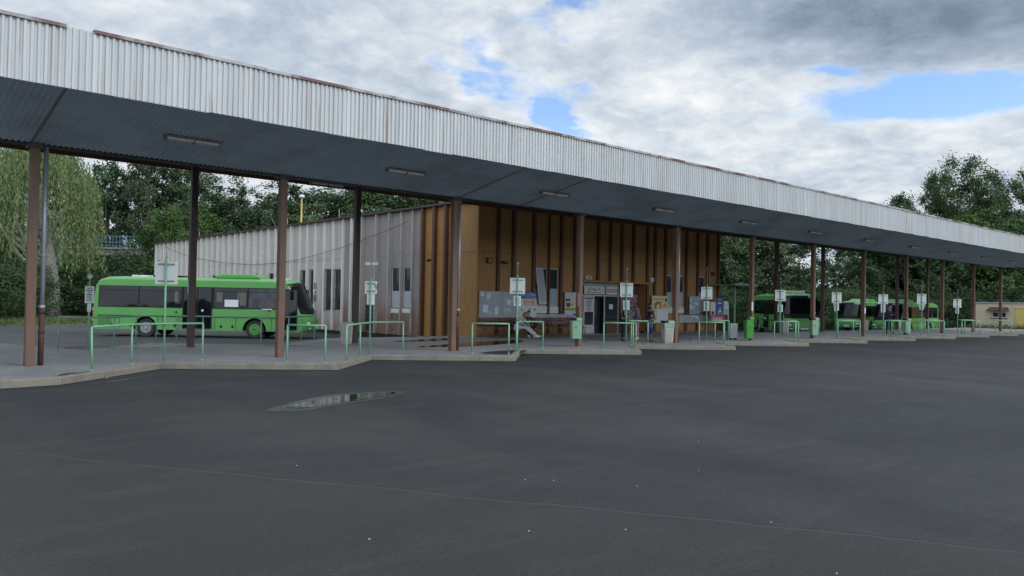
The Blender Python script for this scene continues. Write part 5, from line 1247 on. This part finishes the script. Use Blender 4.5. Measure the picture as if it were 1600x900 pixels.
place('big',101.5,32.4,15.0,'lower airy tree between the tall ones above the fascia',GR,5.0,.7)
for x,y,h_,k in [(57,38,3.4,'bushd'),(62,38,3.2,'bushd'),(67,37,3.4,'bush'),(72,36.6,3.6,'bushd'),(77,36.5,3.8,'bush'),(82,35,3.8,'bushd'),(86,32,3.6,'bushd'),(88,28.5,3.5,'bushd'),(90,25,4,'bushd'),(91,20,4,'bushd'),(52.5,42,3.6,'bushd'),(48,46,4,'bushd')]:
    place(k,x,y,h_,'dark bush behind the parked buses','bushes behind the parked buses',w=1.25)

# weeping willow
def willow():
    rng=np.random.default_rng(21); t=empty('willow_tree',(14.9,84.8,LOTZ),0,'large weeping willow with a thick grey trunk at the left edge','tree')
    C=[];
    for k in range(760):
        a=rng.uniform(0,2*math.pi); r=rng.uniform(0,1)**.6*5.2; top=17.2-1.3*(r/5.2)**2*4.0+rng.normal()*.4
        L=rng.uniform(3.5,10.5)*(1.0 if r>2.8 else .5); bot=max(top-L,2.7+rng.uniform(0,2.2)+ (0 if r>2.5 else 2))
        n=int((top-bot)/.135)
        x0=math.cos(a)*r; y0=math.sin(a)*r; sw=rng.normal()*.25
        zz=np.linspace(top,bot,max(n,4)); tt=(top-zz)/max(top-bot,.1)
        C.append(np.stack([x0*(1+.10*tt)+sw*tt*tt+rng.normal(size=len(zz))*.09, y0*(1+.10*tt)+rng.normal(size=len(zz))*.09, zz],1))
    C=np.concatenate(C); n=len(C)
    # hanging narrow leaves: long axis close to vertical
    nr=rng.normal(size=(n,3)); nr[:,2]*=.25; nr/=np.linalg.norm(nr,axis=1)[:,None]
    tdir=np.tile(np.array([0,0,-1.0]),(n,1))+rng.normal(size=(n,3))*.28; tdir-=nr*(tdir*nr).sum(1)[:,None]; tdir/=np.linalg.norm(tdir,axis=1)[:,None]
    b=np.cross(nr,tdir); s=.34*rng.uniform(.6,1.3,size=(n,1))
    v=np.empty((n,4,3)); v[:,0]=C-tdir*s*.5; v[:,1]=C+b*s*.17; v[:,2]=C+tdir*s*.55; v[:,3]=C-b*s*.17
    me=bpy.data.meshes.new('crown'); me.vertices.add(n*4); me.vertices.foreach_set('co',v.reshape(-1)); me.loops.add(n*4); me.loops.foreach_set('vertex_index',np.arange(n*4,dtype=np.int32)); me.polygons.add(n)
    me.polygons.foreach_set('loop_start',np.arange(0,n*4,4,dtype=np.int32)); me.polygons.foreach_set('loop_total',np.full(n,4,dtype=np.int32)); me.materials.append(M['leaf_willow']); me.update(calc_edges=True)
    o=bpy.data.objects.new('crown',me); col.objects.link(o); o.parent=t
    mb=MB(); mb.tube([(1.2,-1.0,-.2),(1.2,-1.0,.5),(1.15,-.95,3.0),(.8,-.6,6),(.3,-.2,9),(-.2,0,13)],[.95,.72,.62,.55,.4,.2],14)
    for k in range(10):
        a=rng.uniform(0,6.28); z0=rng.uniform(3,8); r=rng.uniform(2.5,5); mb.tube([(.7,-.5,z0),(math.cos(a)*r*.5,math.sin(a)*r*.5,z0+2.4),(math.cos(a)*r,math.sin(a)*r,z0+5)],[.26,.17,.06],8)
    mb.build('trunk',M['bark_pale'],t)
willow()

# weeds, litter, manholes
def weeds(name,spots,label=None,mat='weed',h=.22):
    rng=np.random.default_rng(len(spots)); C=[]
    for (x,y,z,r,n) in spots:
        q=rng.normal(size=(n,3))*np.array([r,r,.0]); q[:,2]=np.abs(rng.normal(size=n))*h*.5; C.append(q+np.array([x,y,z]))
    o=leaves_mesh(name,np.concatenate(C),.10,rng,M[mat],None,None,.2,1.6); return tag(o,kind='stuff')
sp=[]; rnd=random.Random(9)
for k in range(26): u=rnd.random(); sp.append((8.5+3.1*u,28.5-2.95*u+rnd.uniform(.1,.5),LOTZ+.05,rnd.uniform(.08,.2),26))
for k in range(20): u=rnd.random(); sp.append((11.6+2.6*u,25.6+2.4*u+rnd.uniform(.1,.5),LOTZ+.05,rnd.uniform(.08,.2),22))
for k in range(16): sp.append((rnd.uniform(22.5,34),21.9+rnd.uniform(-.2,.2)-0,PZ,.03,2))
weeds('weeds',sp)
sp=[]
for k in range(120): sp.append((rnd.uniform(78.3,81.3),rnd.uniform(19,26.8),PZ+.02,.25,14))
for k in range(420):
    u=rnd.uniform(-6,16.5); sp.append((u,52+ (u-7.9)*.42+4.2+rnd.uniform(0,6),LOTZ,.5,12))
weeds('grass_tufts',sp,h=.30)
for k,(x,y,r,l) in enumerate([(3.57,14.55,.36,'round cast iron manhole cover in the asphalt near the left kerb')]):
    t=empty('manhole_cover',(x,y,.0),0,l,'manhole cover')
    mb=MB(); mb.disc((0,0,.004),r,32,'z',h=.012); mb.build('lid',M['asphalt'],t); mb=MB(); mb.disc((0,0,.004),r*1.10,32,'z',h=.010,rin=r*1.02); mb.build('ring',M['lot'],t)
t=empty('drain_cover',(3.9,17.95,PZ),0,'drain grating in the platform corner beside the left railing','manhole cover')
t=bpy.data.objects['drain_cover']; mb=MB(); mb.disc((0,0,.012),.22,24,'z',h=.012,rin=.17); 
for k in range(5): mb.box(-.16,.16,-.13+.06*k,-.11+.06*k,.006,.017)
mb.build('grating',M['rust'],t)
rnd=random.Random(11)
for k,(x,y) in enumerate([(4.52,18.05),(4.78,4.01),(5.13,2.47),(5.51,5.56),(7.08,4.94),(5.3,5.75),(8.59,6.0),(4.15,4.45),(3.07,5.03),(3.79,7.69),(6.0,4.9),(9.2,8.1),(5.9,3.4)]):
    s=.007 if k else .022; z=0.0; mb=MB(); a=rnd.uniform(0,6.28)
    pts=[(s*(1+.5*math.sin(3*i+k))*math.cos(i*1.05+a),s*.7*(1+.3*math.cos(2*i))*math.sin(i*1.05+a),0) for i in range(6)]
    mb.prism([(p[0],p[1]) for p in pts],0,.004); o=mb.build('litter',M['sign_back']); o.location=(x,y,.002)
    tag(o,'small white scrap lying on the dark asphalt' if k else 'larger white scrap lying against the left kerb','litter','white scraps on the asphalt' if k else None)

# ================================================================== people
SK={}
def skinmat(name,c): return pm(name,c,tuple(q*.88 for q in c),12,.6)
M['skin']=skinmat('skin',(.42,.25,.18)); M['skin_tan']=skinmat('skin_tan',(.22,.12,.085))
M['hair_d']=skinmat('hair_dark',(.02,.015,.013)); M['hair_b']=skinmat('hair_blond',(.22,.14,.07)); M['cap']=skinmat('cap_grey',(.32,.32,.33))
CL={'navy':(.012,.017,.06),'black':(.014,.015,.02),'charcoal':(.04,.042,.05),'lightgrey':(.60,.60,.66),'hoodie':(.45,.48,.46),'greengrey':(.10,.125,.115),'pinkleg':(.45,.14,.24),'shorts':(.16,.17,.20),'legblue':(.02,.03,.30),'white':(.7,.7,.7),'red':(.45,.07,.06),'darkblue':(.016,.02,.038)}
for k,c in CL.items(): M['c_'+k]=pm('cloth_'+k,c,tuple(q*.8 for q in c),8,.85,bump=.1,bscale=30)
def skin_object(name, joints, edges, radii, mat, parent, root, sub=1):
    keys=list(joints); me=bpy.data.meshes.new(name); me.from_pydata([joints[k] for k in keys],[(keys.index(a),keys.index(b)) for a,b in edges],[])
    o=bpy.data.objects.new(name,me); col.objects.link(o)
    md=o.modifiers.new('skin','SKIN'); md.use_smooth_shade=True
    lay=me.skin_vertices[0].data if me.skin_vertices else None
    if lay is None:
        bm=bmesh.new(); bm.from_mesh(me); bm.verts.layers.skin.verify(); bm.to_mesh(me); bm.free(); lay=me.skin_vertices[0].data
    for i,k in enumerate(keys):
        r=radii[k]; lay[i].radius=(r,r) if isinstance(r,(int,float)) else r; lay[i].use_root=(k==root)
    s=o.modifiers.new('sub','SUBSURF'); s.levels=sub; s.render_levels=sub
    dg=bpy.context.evaluated_depsgraph_get(); dg.update(); m2=bpy.data.meshes.new_from_object(o.evaluated_get(dg)); 
    bpy.data.objects.remove(o); m2.name=name; m2.materials.clear(); m2.materials.append(mat)
    o=bpy.data.objects.new(name,m2); col.objects.link(o); o.parent=parent
    return o
def head_mesh(c,fwd,up,r=.098):
    """shaped head with brow, nose, chin and ears; c centre, fwd face direction"""
    f=Vector(fwd).normalized(); u=Vector(up); u=(u-f*u.dot(f)).normalized(); s=f.cross(u); mb=MB(); nu,nv=20,14; vs=[];fs=[]
    for j in range(nv+1):
        ph=math.pi*j/nv
        for i in range(nu):
            th=2*math.pi*i/nu; x=math.sin(ph)*math.cos(th); y=math.sin(ph)*math.sin(th); z=math.cos(ph)
            X=x*r*1.0; Y=y*r*.80; Z=z*r*1.22
            if z<-.2: X*=1-.25*(-z-.2); Y*=1-.35*(-z-.2); X+= .02*(x>0)*(-z)
            if x>.75 and -.35<z<.12: X+=.022*(1-abs(y)/.35 if abs(y)<.35 else 0)*(1-(z+.1)**2*4)     # nose
            if x>.5 and .05<z<.3 and .2<abs(y)<.6: X-=.009                                          # eye sockets
            if abs(y)>.93 and abs(z)<.2: Y+=math.copysign(.014,y)                                     # ears
            vs.append(Vector(c)+f*X+s*Y+u*Z)
    for j in range(nv):
        for i in range(nu): a=j*nu+i; b=j*nu+(i+1)%nu; fs.append((a,a+nu,b+nu,b))
    return vs,fs,f,u,s
def person(name_label, loc, rz, J, hair='hair_d', skin='skin', top='c_black', trousers='c_black', shoes='c_black', face=(1,0,0), headup=(0,0,1), hairlen=0.0, sc=1.0, shorts=None, cap=False, stripe=None, group=None, cat='person', sleeves=True, topscale=1.0):
    t=empty('person',loc,rz,name_label,cat,group,sc)
    base=dict(pelvis=(0,0,.93),belly=(0.01,0,1.08),chest=(.01,0,1.28),neck=(.0,0,1.45),hb=(.02,0,1.53),
      hipL=(0,.09,.89),kneeL=(.03,.10,.49),ankL=(0,.10,.09),toeL=(.15,.12,.035),hipR=(0,-.09,.89),kneeR=(.03,-.10,.49),ankR=(0,-.10,.09),toeR=(.15,-.12,.035),
      shL=(0,.17,1.38),elL=(-.02,.22,1.11),wrL=(.05,.23,.86),shR=(0,-.17,1.38),elR=(-.02,-.22,1.11),wrR=(.05,-.23,.86))
    base.update(J); J=base
    E=[('pelvis','belly'),('belly','chest'),('chest','neck'),('neck','hb')]
    rad=dict(pelvis=.12,belly=.115,chest=.13,neck=.052,hb=.05,hipL=.085,hipR=.085,kneeL=.055,kneeR=.055,ankL=.036,ankR=.036,toeL=.03,toeR=.03,shL=.055,shR=.055,elL=.04,elR=.04,wrL=.026,wrR=.026)
    for S_ in 'LR':
        E+=[('pelvis','hip'+S_),('hip'+S_,'knee'+S_),('knee'+S_,'ank'+S_),('ank'+S_,'toe'+S_),('chest','sh'+S_),('sh'+S_,'el'+S_),('el'+S_,'wr'+S_)]
        w=Vector(J['wr'+S_]); e=Vector(J['el'+S_]); d=(w-e).normalized(); side=d.cross(Vector((0,0,1)))
        if side.length<.1: side=Vector((1,0,0))
        side.normalize(); nn=side.cross(d)
        p=w+d*.055; J['palm'+S_]=tuple(p); rad['palm'+S_]=(.030,.016); E.append(('wr'+S_,'palm'+S_))
        for k,(o_,L_) in enumerate(((-.03,.062),(-.011,.072),(.009,.068),(.028,.052))):
            a=p+side*o_*.9+d*.025; b=a+d*L_*.5+nn*.006; c=b+d*L_*.42-nn*.014
            for q,v in (('a',a),('b',b),('c',c)): J['f%d%s%s'%(k,q,S_)]=tuple(v); rad['f%d%s%s'%(k,q,S_)]=.0085
            E+=[('palm'+S_,'f%da%s'%(k,S_)),('f%da%s'%(k,S_),'f%db%s'%(k,S_)),('f%db%s'%(k,S_),'f%dc%s'%(k,S_))]
        a=w+d*.02+side*(-.038); b=a+d*.035-side*.012; J['ta'+S_]=tuple(a); J['tb'+S_]=tuple(b); rad['ta'+S_]=.011; rad['tb'+S_]=.009
        E+=[('wr'+S_,'ta'+S_),('ta'+S_,'tb'+S_)]
    body=skin_object('body',J,E,rad,M[skin],t,'pelvis')
    hb=Vector(J['hb']); nk=Vector(J['neck']); hu=Vector(headup).normalized(); hc=hb+hu*.075+Vector(face).normalized()*.015
    vs,fs,f,u,s=head_mesh(hc,face,headup)
    bm=bmesh.new(); bm.from_mesh(body.data); bv=[bm.verts.new(v) for v in vs]
    for q in fs:
        try: fa=bm.faces.new([bv[i] for i in q]); fa.smooth=True
        except ValueError: pass
    bm.to_mesh(body.data); bm.free()
    for sg in (-1,1):
        mb=MB(); mb.ball(hc+f*.088+s*.033*sg+u*.012,.011); mb.build('eye',M['c_white'],t); 
    mb=MB(); mb.tube([hc+f*.098+s*.022-u*.052,hc+f*.102-u*.054,hc+f*.098-s*.022-u*.052],.005,6); mb.build('mouth',M['c_red'],t)
    # hair: a shell over the back and top of the head
    mb=MB(); hv=[]; hf=[]; nu,nv=16,9
    for j in range(nv+1):
        ph=math.pi*.62*j/nv
        for i in range(nu):
            th=2*math.pi*i/nu; x=math.sin(ph)*math.cos(th); y=math.sin(ph)*math.sin(th); z=math.cos(ph); rr=.106+.008*math.sin(5*th+j)
            if x>.25 and z<.45: rr=.070   # leave the face free
            hv.append(hc+f*(x*rr*1.02-.008)+s*y*rr*.86+u*(z*rr*1.2+.008))
    for j in range(nv):
        for i in range(nu): a=j*nu+i; b=j*nu+(i+1)%nu; hf.append((a,a+nu,b+nu,b))
    mb.add(hv,hf,0,True)
    if hairlen: mb.ball(hc-f*.06-u*(hairlen*.45),(.075,.085,.06+hairlen*.5))
    if cap: 
        mb=MB(); mb.ball(hc+u*.035,(.112,.100,.105)); mb.prism([(0,-.06),(.16,-.05),(.16,.05),(0,.06)],.0,.012,M=Matrix((( f.x,s.x,u.x,hc.x+u.x*.05),(f.y,s.y,u.y,hc.y+u.y*.05),(f.z,s.z,u.z,hc.z+u.z*.05),(0,0,0,1))))
    mb.build('hair' if not cap else 'cap',M[hair],t)
    def sub_skin(nm,ks,es,rr,mat,root): return skin_object(nm,{k:J[k] for k in ks},es,rr,M[mat],t,root)
    rt=dict(pelvis=.138*topscale,belly=.135*topscale,chest=.15*topscale,neckb=.075); J['neckb']=tuple(Vector(J['chest']).lerp(Vector(J['neck']),.72))
    ks=['pelvis','belly','chest','neckb']; es=[('pelvis','belly'),('belly','chest'),('chest','neckb')]
    for S_ in 'LR':
        ks+=['sh'+S_,'el'+S_]; es+=[('chest','sh'+S_),('sh'+S_,'el'+S_)]; rt['sh'+S_]=.075; rt['el'+S_]=.056
        if sleeves: J['cuff'+S_]=tuple(Vector(J['el'+S_]).lerp(Vector(J['wr'+S_]),.93)); ks.append('cuff'+S_); es.append(('el'+S_,'cuff'+S_)); rt['cuff'+S_]=.042
    shirt=sub_skin('jacket',ks,es,rt,top,'pelvis')
    ks=['pelvis']; es=[]; rt=dict(pelvis=.142)
    for S_ in 'LR':
        J['hem'+S_]=tuple(Vector(J['knee'+S_]).lerp(Vector(J['ank'+S_]),.9 if not shorts else .45)); ks+=['hip'+S_,'knee'+S_,'hem'+S_]; es+=[('pelvis','hip'+S_),('hip'+S_,'knee'+S_),('knee'+S_,'hem'+S_)]
        rt['hip'+S_]=.100; rt['knee'+S_]=.072; rt['hem'+S_]=.055
    sub_skin('trousers',ks,es,rt,trousers,'pelvis')
    if shorts:
        ks=['pelvis']; es=[]; rt=dict(pelvis=.150)
        for S_ in 'LR':
            J['sh_hem'+S_]=tuple(Vector(J['hip'+S_]).lerp(Vector(J['knee'+S_]),.75)); ks+=['hip'+S_,'sh_hem'+S_]; es+=[('pelvis','hip'+S_),('hip'+S_,'sh_hem'+S_)]; rt['hip'+S_]=.115; rt['sh_hem'+S_]=.10
        sub_skin('shorts',ks,es,rt,shorts,'pelvis')
    for S_ in 'LR':
        a=Vector(J['ank'+S_]); b=Vector(J['toe'+S_]); dd=(b-a); dd.z=0; ang=math.atan2(dd.y,dd.x) if dd.length>.01 else 0
        Mx=Matrix.Translation(a)@Matrix.Rotation(ang,4,'Z')@Matrix.Rotation(-math.atan2((b.z-a.z)+.05,max(dd.length,.01)),4,'Y')
        mb=MB(); mb.ball((.07,0,-.045),(.145,.052,.045),M=Mx); mb.ball((.0,0,.0),(.058,.046,.055),M=Mx); mb.build('shoe',M[shoes],t)
    if stripe:
        for S_ in 'LR':
            pass
        mb=MB(); sg=1 if stripe[1]=='L' else -1
        S_=stripe[1]; a,b,c=[Vector(J[q+S_]) for q in ('sh','el','wr')]; o_=Vector((0,sg*.055,.0))
        mb.tube([a+Vector((0,sg*.05,.05)),a.lerp(b,.5)+Vector((0,sg*.068,0)),b+Vector((-.01,sg*.055,-.01)),b.lerp(c,.8)+Vector((0,sg*.045,0))],.012,6)
        mb.build('sleeve_stripe',M['c_white'],t)
    return t
# standing, dark tracksuit, holding something in front of the chest
person('person in a dark tracksuit with white sleeve stripe and dark curly hair at the entrance',(26.35,22.45,PZ),R(-35),
  dict(elR=(.05,-.23,1.12),wrR=(.26,-.10,1.10),elL=(.05,.22,1.12),wrL=(.27,.08,1.13),neck=(.03,0,1.44),hb=(.05,0,1.51)),top='c_darkblue',trousers='c_black',shoes='c_charcoal',stripe=('w','R'),hairlen=.12,headup=(.12,0,1),sc=.985)
person('person in a baggy grey green hooded top and pink trousers by the dark poster wall',(28.05,23.0,PZ),R(125),
  dict(elR=(.05,-.22,1.12),wrR=(.24,-.08,1.08),elL=(.04,.24,1.12),wrL=(.2,.1,1.02)),top='c_greengrey',trousers='c_pinkleg',shoes='c_white',topscale=1.2,hairlen=.05,sc=.97)
person('person in a dark checked top, grey skirt and blue leggings holding a small child',(27.45,21.85,PZ),R(-100),
  dict(elR=(.08,-.20,1.12),wrR=(.24,-.04,1.16),elL=(.06,.22,1.12),wrL=(.25,.10,1.05)),skin='skin_tan',top='c_navy',trousers='c_legblue',shorts='c_shorts',shoes='skin_tan',sc=.96,hairlen=.06)
t=[o for o in bpy.data.objects if o.name.startswith('person') and o.get('label','').startswith('person in a dark checked')][0]
rnd=random.Random(2); mb=MB()
for k in range(26):
    a=rnd.uniform(-1.3,1.3); z=rnd.uniform(.92,1.38); rr=.165; mb.box(-.014,.014,-.018,.018,-.018,.018,M=Matrix.Translation((math.cos(a)*rr*.98,math.sin(a)*rr,z))@Matrix.Rotation(a,4,'Z'))
mb.build('check_pattern',M['c_white'],t)
person('small child in a grey cap carried in the arms of the person in blue leggings',(27.36,21.62,.72),R(100),
  dict(hipL=(.06,.09,.85),kneeL=(.26,.16,.80),ankL=(.16,.18,.5),toeL=(.24,.2,.4),hipR=(.06,-.09,.85),kneeR=(.26,-.16,.80),ankR=(.16,-.18,.5),toeR=(.24,-.2,.4),elL=(.1,.2,1.2),wrL=(.28,.12,1.25),elR=(.1,-.2,1.2),wrR=(.28,-.12,1.25)),hair='cap',cap=True,top='c_navy',trousers='c_charcoal',shoes='c_black',sc=.56)
person('man in navy work clothes standing with folded hands in front of the last bus',(52.5,21.95,PZ),R(-125),
  dict(elR=(.06,-.27,1.12),wrR=(.24,-.06,1.10),elL=(.06,.27,1.12),wrL=(.24,.06,1.12),kneeL=(.02,.14,.49),ankL=(0,.16,.09),toeL=(.15,.2,.035),kneeR=(.02,-.14,.49),ankR=(0,-.16,.09),toeR=(.15,-.2,.035)),top='c_navy',trousers='c_navy',shoes='c_black',sc=1.08,topscale=1.1)
# seated couple on the middle bench
st=dict(pelvis=(0,0,.50),belly=(.04,0,.66),chest=(.10,0,.86),neck=(.16,0,1.02),hb=(.19,0,1.09),hipL=(.05,.09,.50),hipR=(.05,-.09,.50),shL=(.10,.17,.96),shR=(.10,-.17,.96))
a=dict(st); a.update(kneeL=(.47,.12,.50),ankL=(.44,.14,.09),toeL=(.59,.16,.04),kneeR=(.47,-.10,.50),ankR=(.44,-.10,.09),toeR=(.59,-.11,.04),elL=(.20,.25,.72),wrL=(.40,.10,.62),elR=(.20,-.24,.74),wrR=(.38,-.05,.66))
person('seated man with short dark hair, dark jacket, dark trousers and white shoes',(24.42,26.62,PZ),R(-105),a,top='c_charcoal',trousers='c_black',shoes='c_white',face=(1,-.5,-.3),headup=(.1,.1,1),sc=.97)
a=dict(st); a.update(chest=(.16,.06,.82),neck=(.25,.12,.96),hb=(.29,.16,1.02),shL=(.18,.22,.90),shR=(.17,-.12,.92),kneeL=(.46,.26,.50),ankL=(.80,.46,.13),toeL=(.92,.52,.08),kneeR=(.48,.02,.48),ankR=(.84,.28,.12),toeR=(.97,.33,.07),elL=(.28,.34,.70),wrL=(.44,.30,.60),elR=(.30,-.12,.70),wrR=(.47,.08,.60))
person('seated person in a pale hooded top and light grey trousers, blond, legs stretched out',(23.82,26.55,PZ),R(-82),a,hair='hair_b',top='c_hoodie',trousers='c_lightgrey',shoes='c_white',face=(.7,.9,-.3),headup=(.2,.2,1),sc=.97,hairlen=.10)
bg=empty('shoulder_bag',(24.95,26.75,PZ+.45),R(10),'black bag on the bench right of the seated man','bag')
mb=MB(); mb.box(-.22,.22,-.12,.12,0,.30); mb.build('bag_body',M['c_black'],bg,bevel=.05); mb=MB(); mb.tube([(-.15,0,.28),(-.1,0,.40),(.1,0,.40),(.15,0,.28)],.012,6); mb.build('strap',M['c_charcoal'],bg)
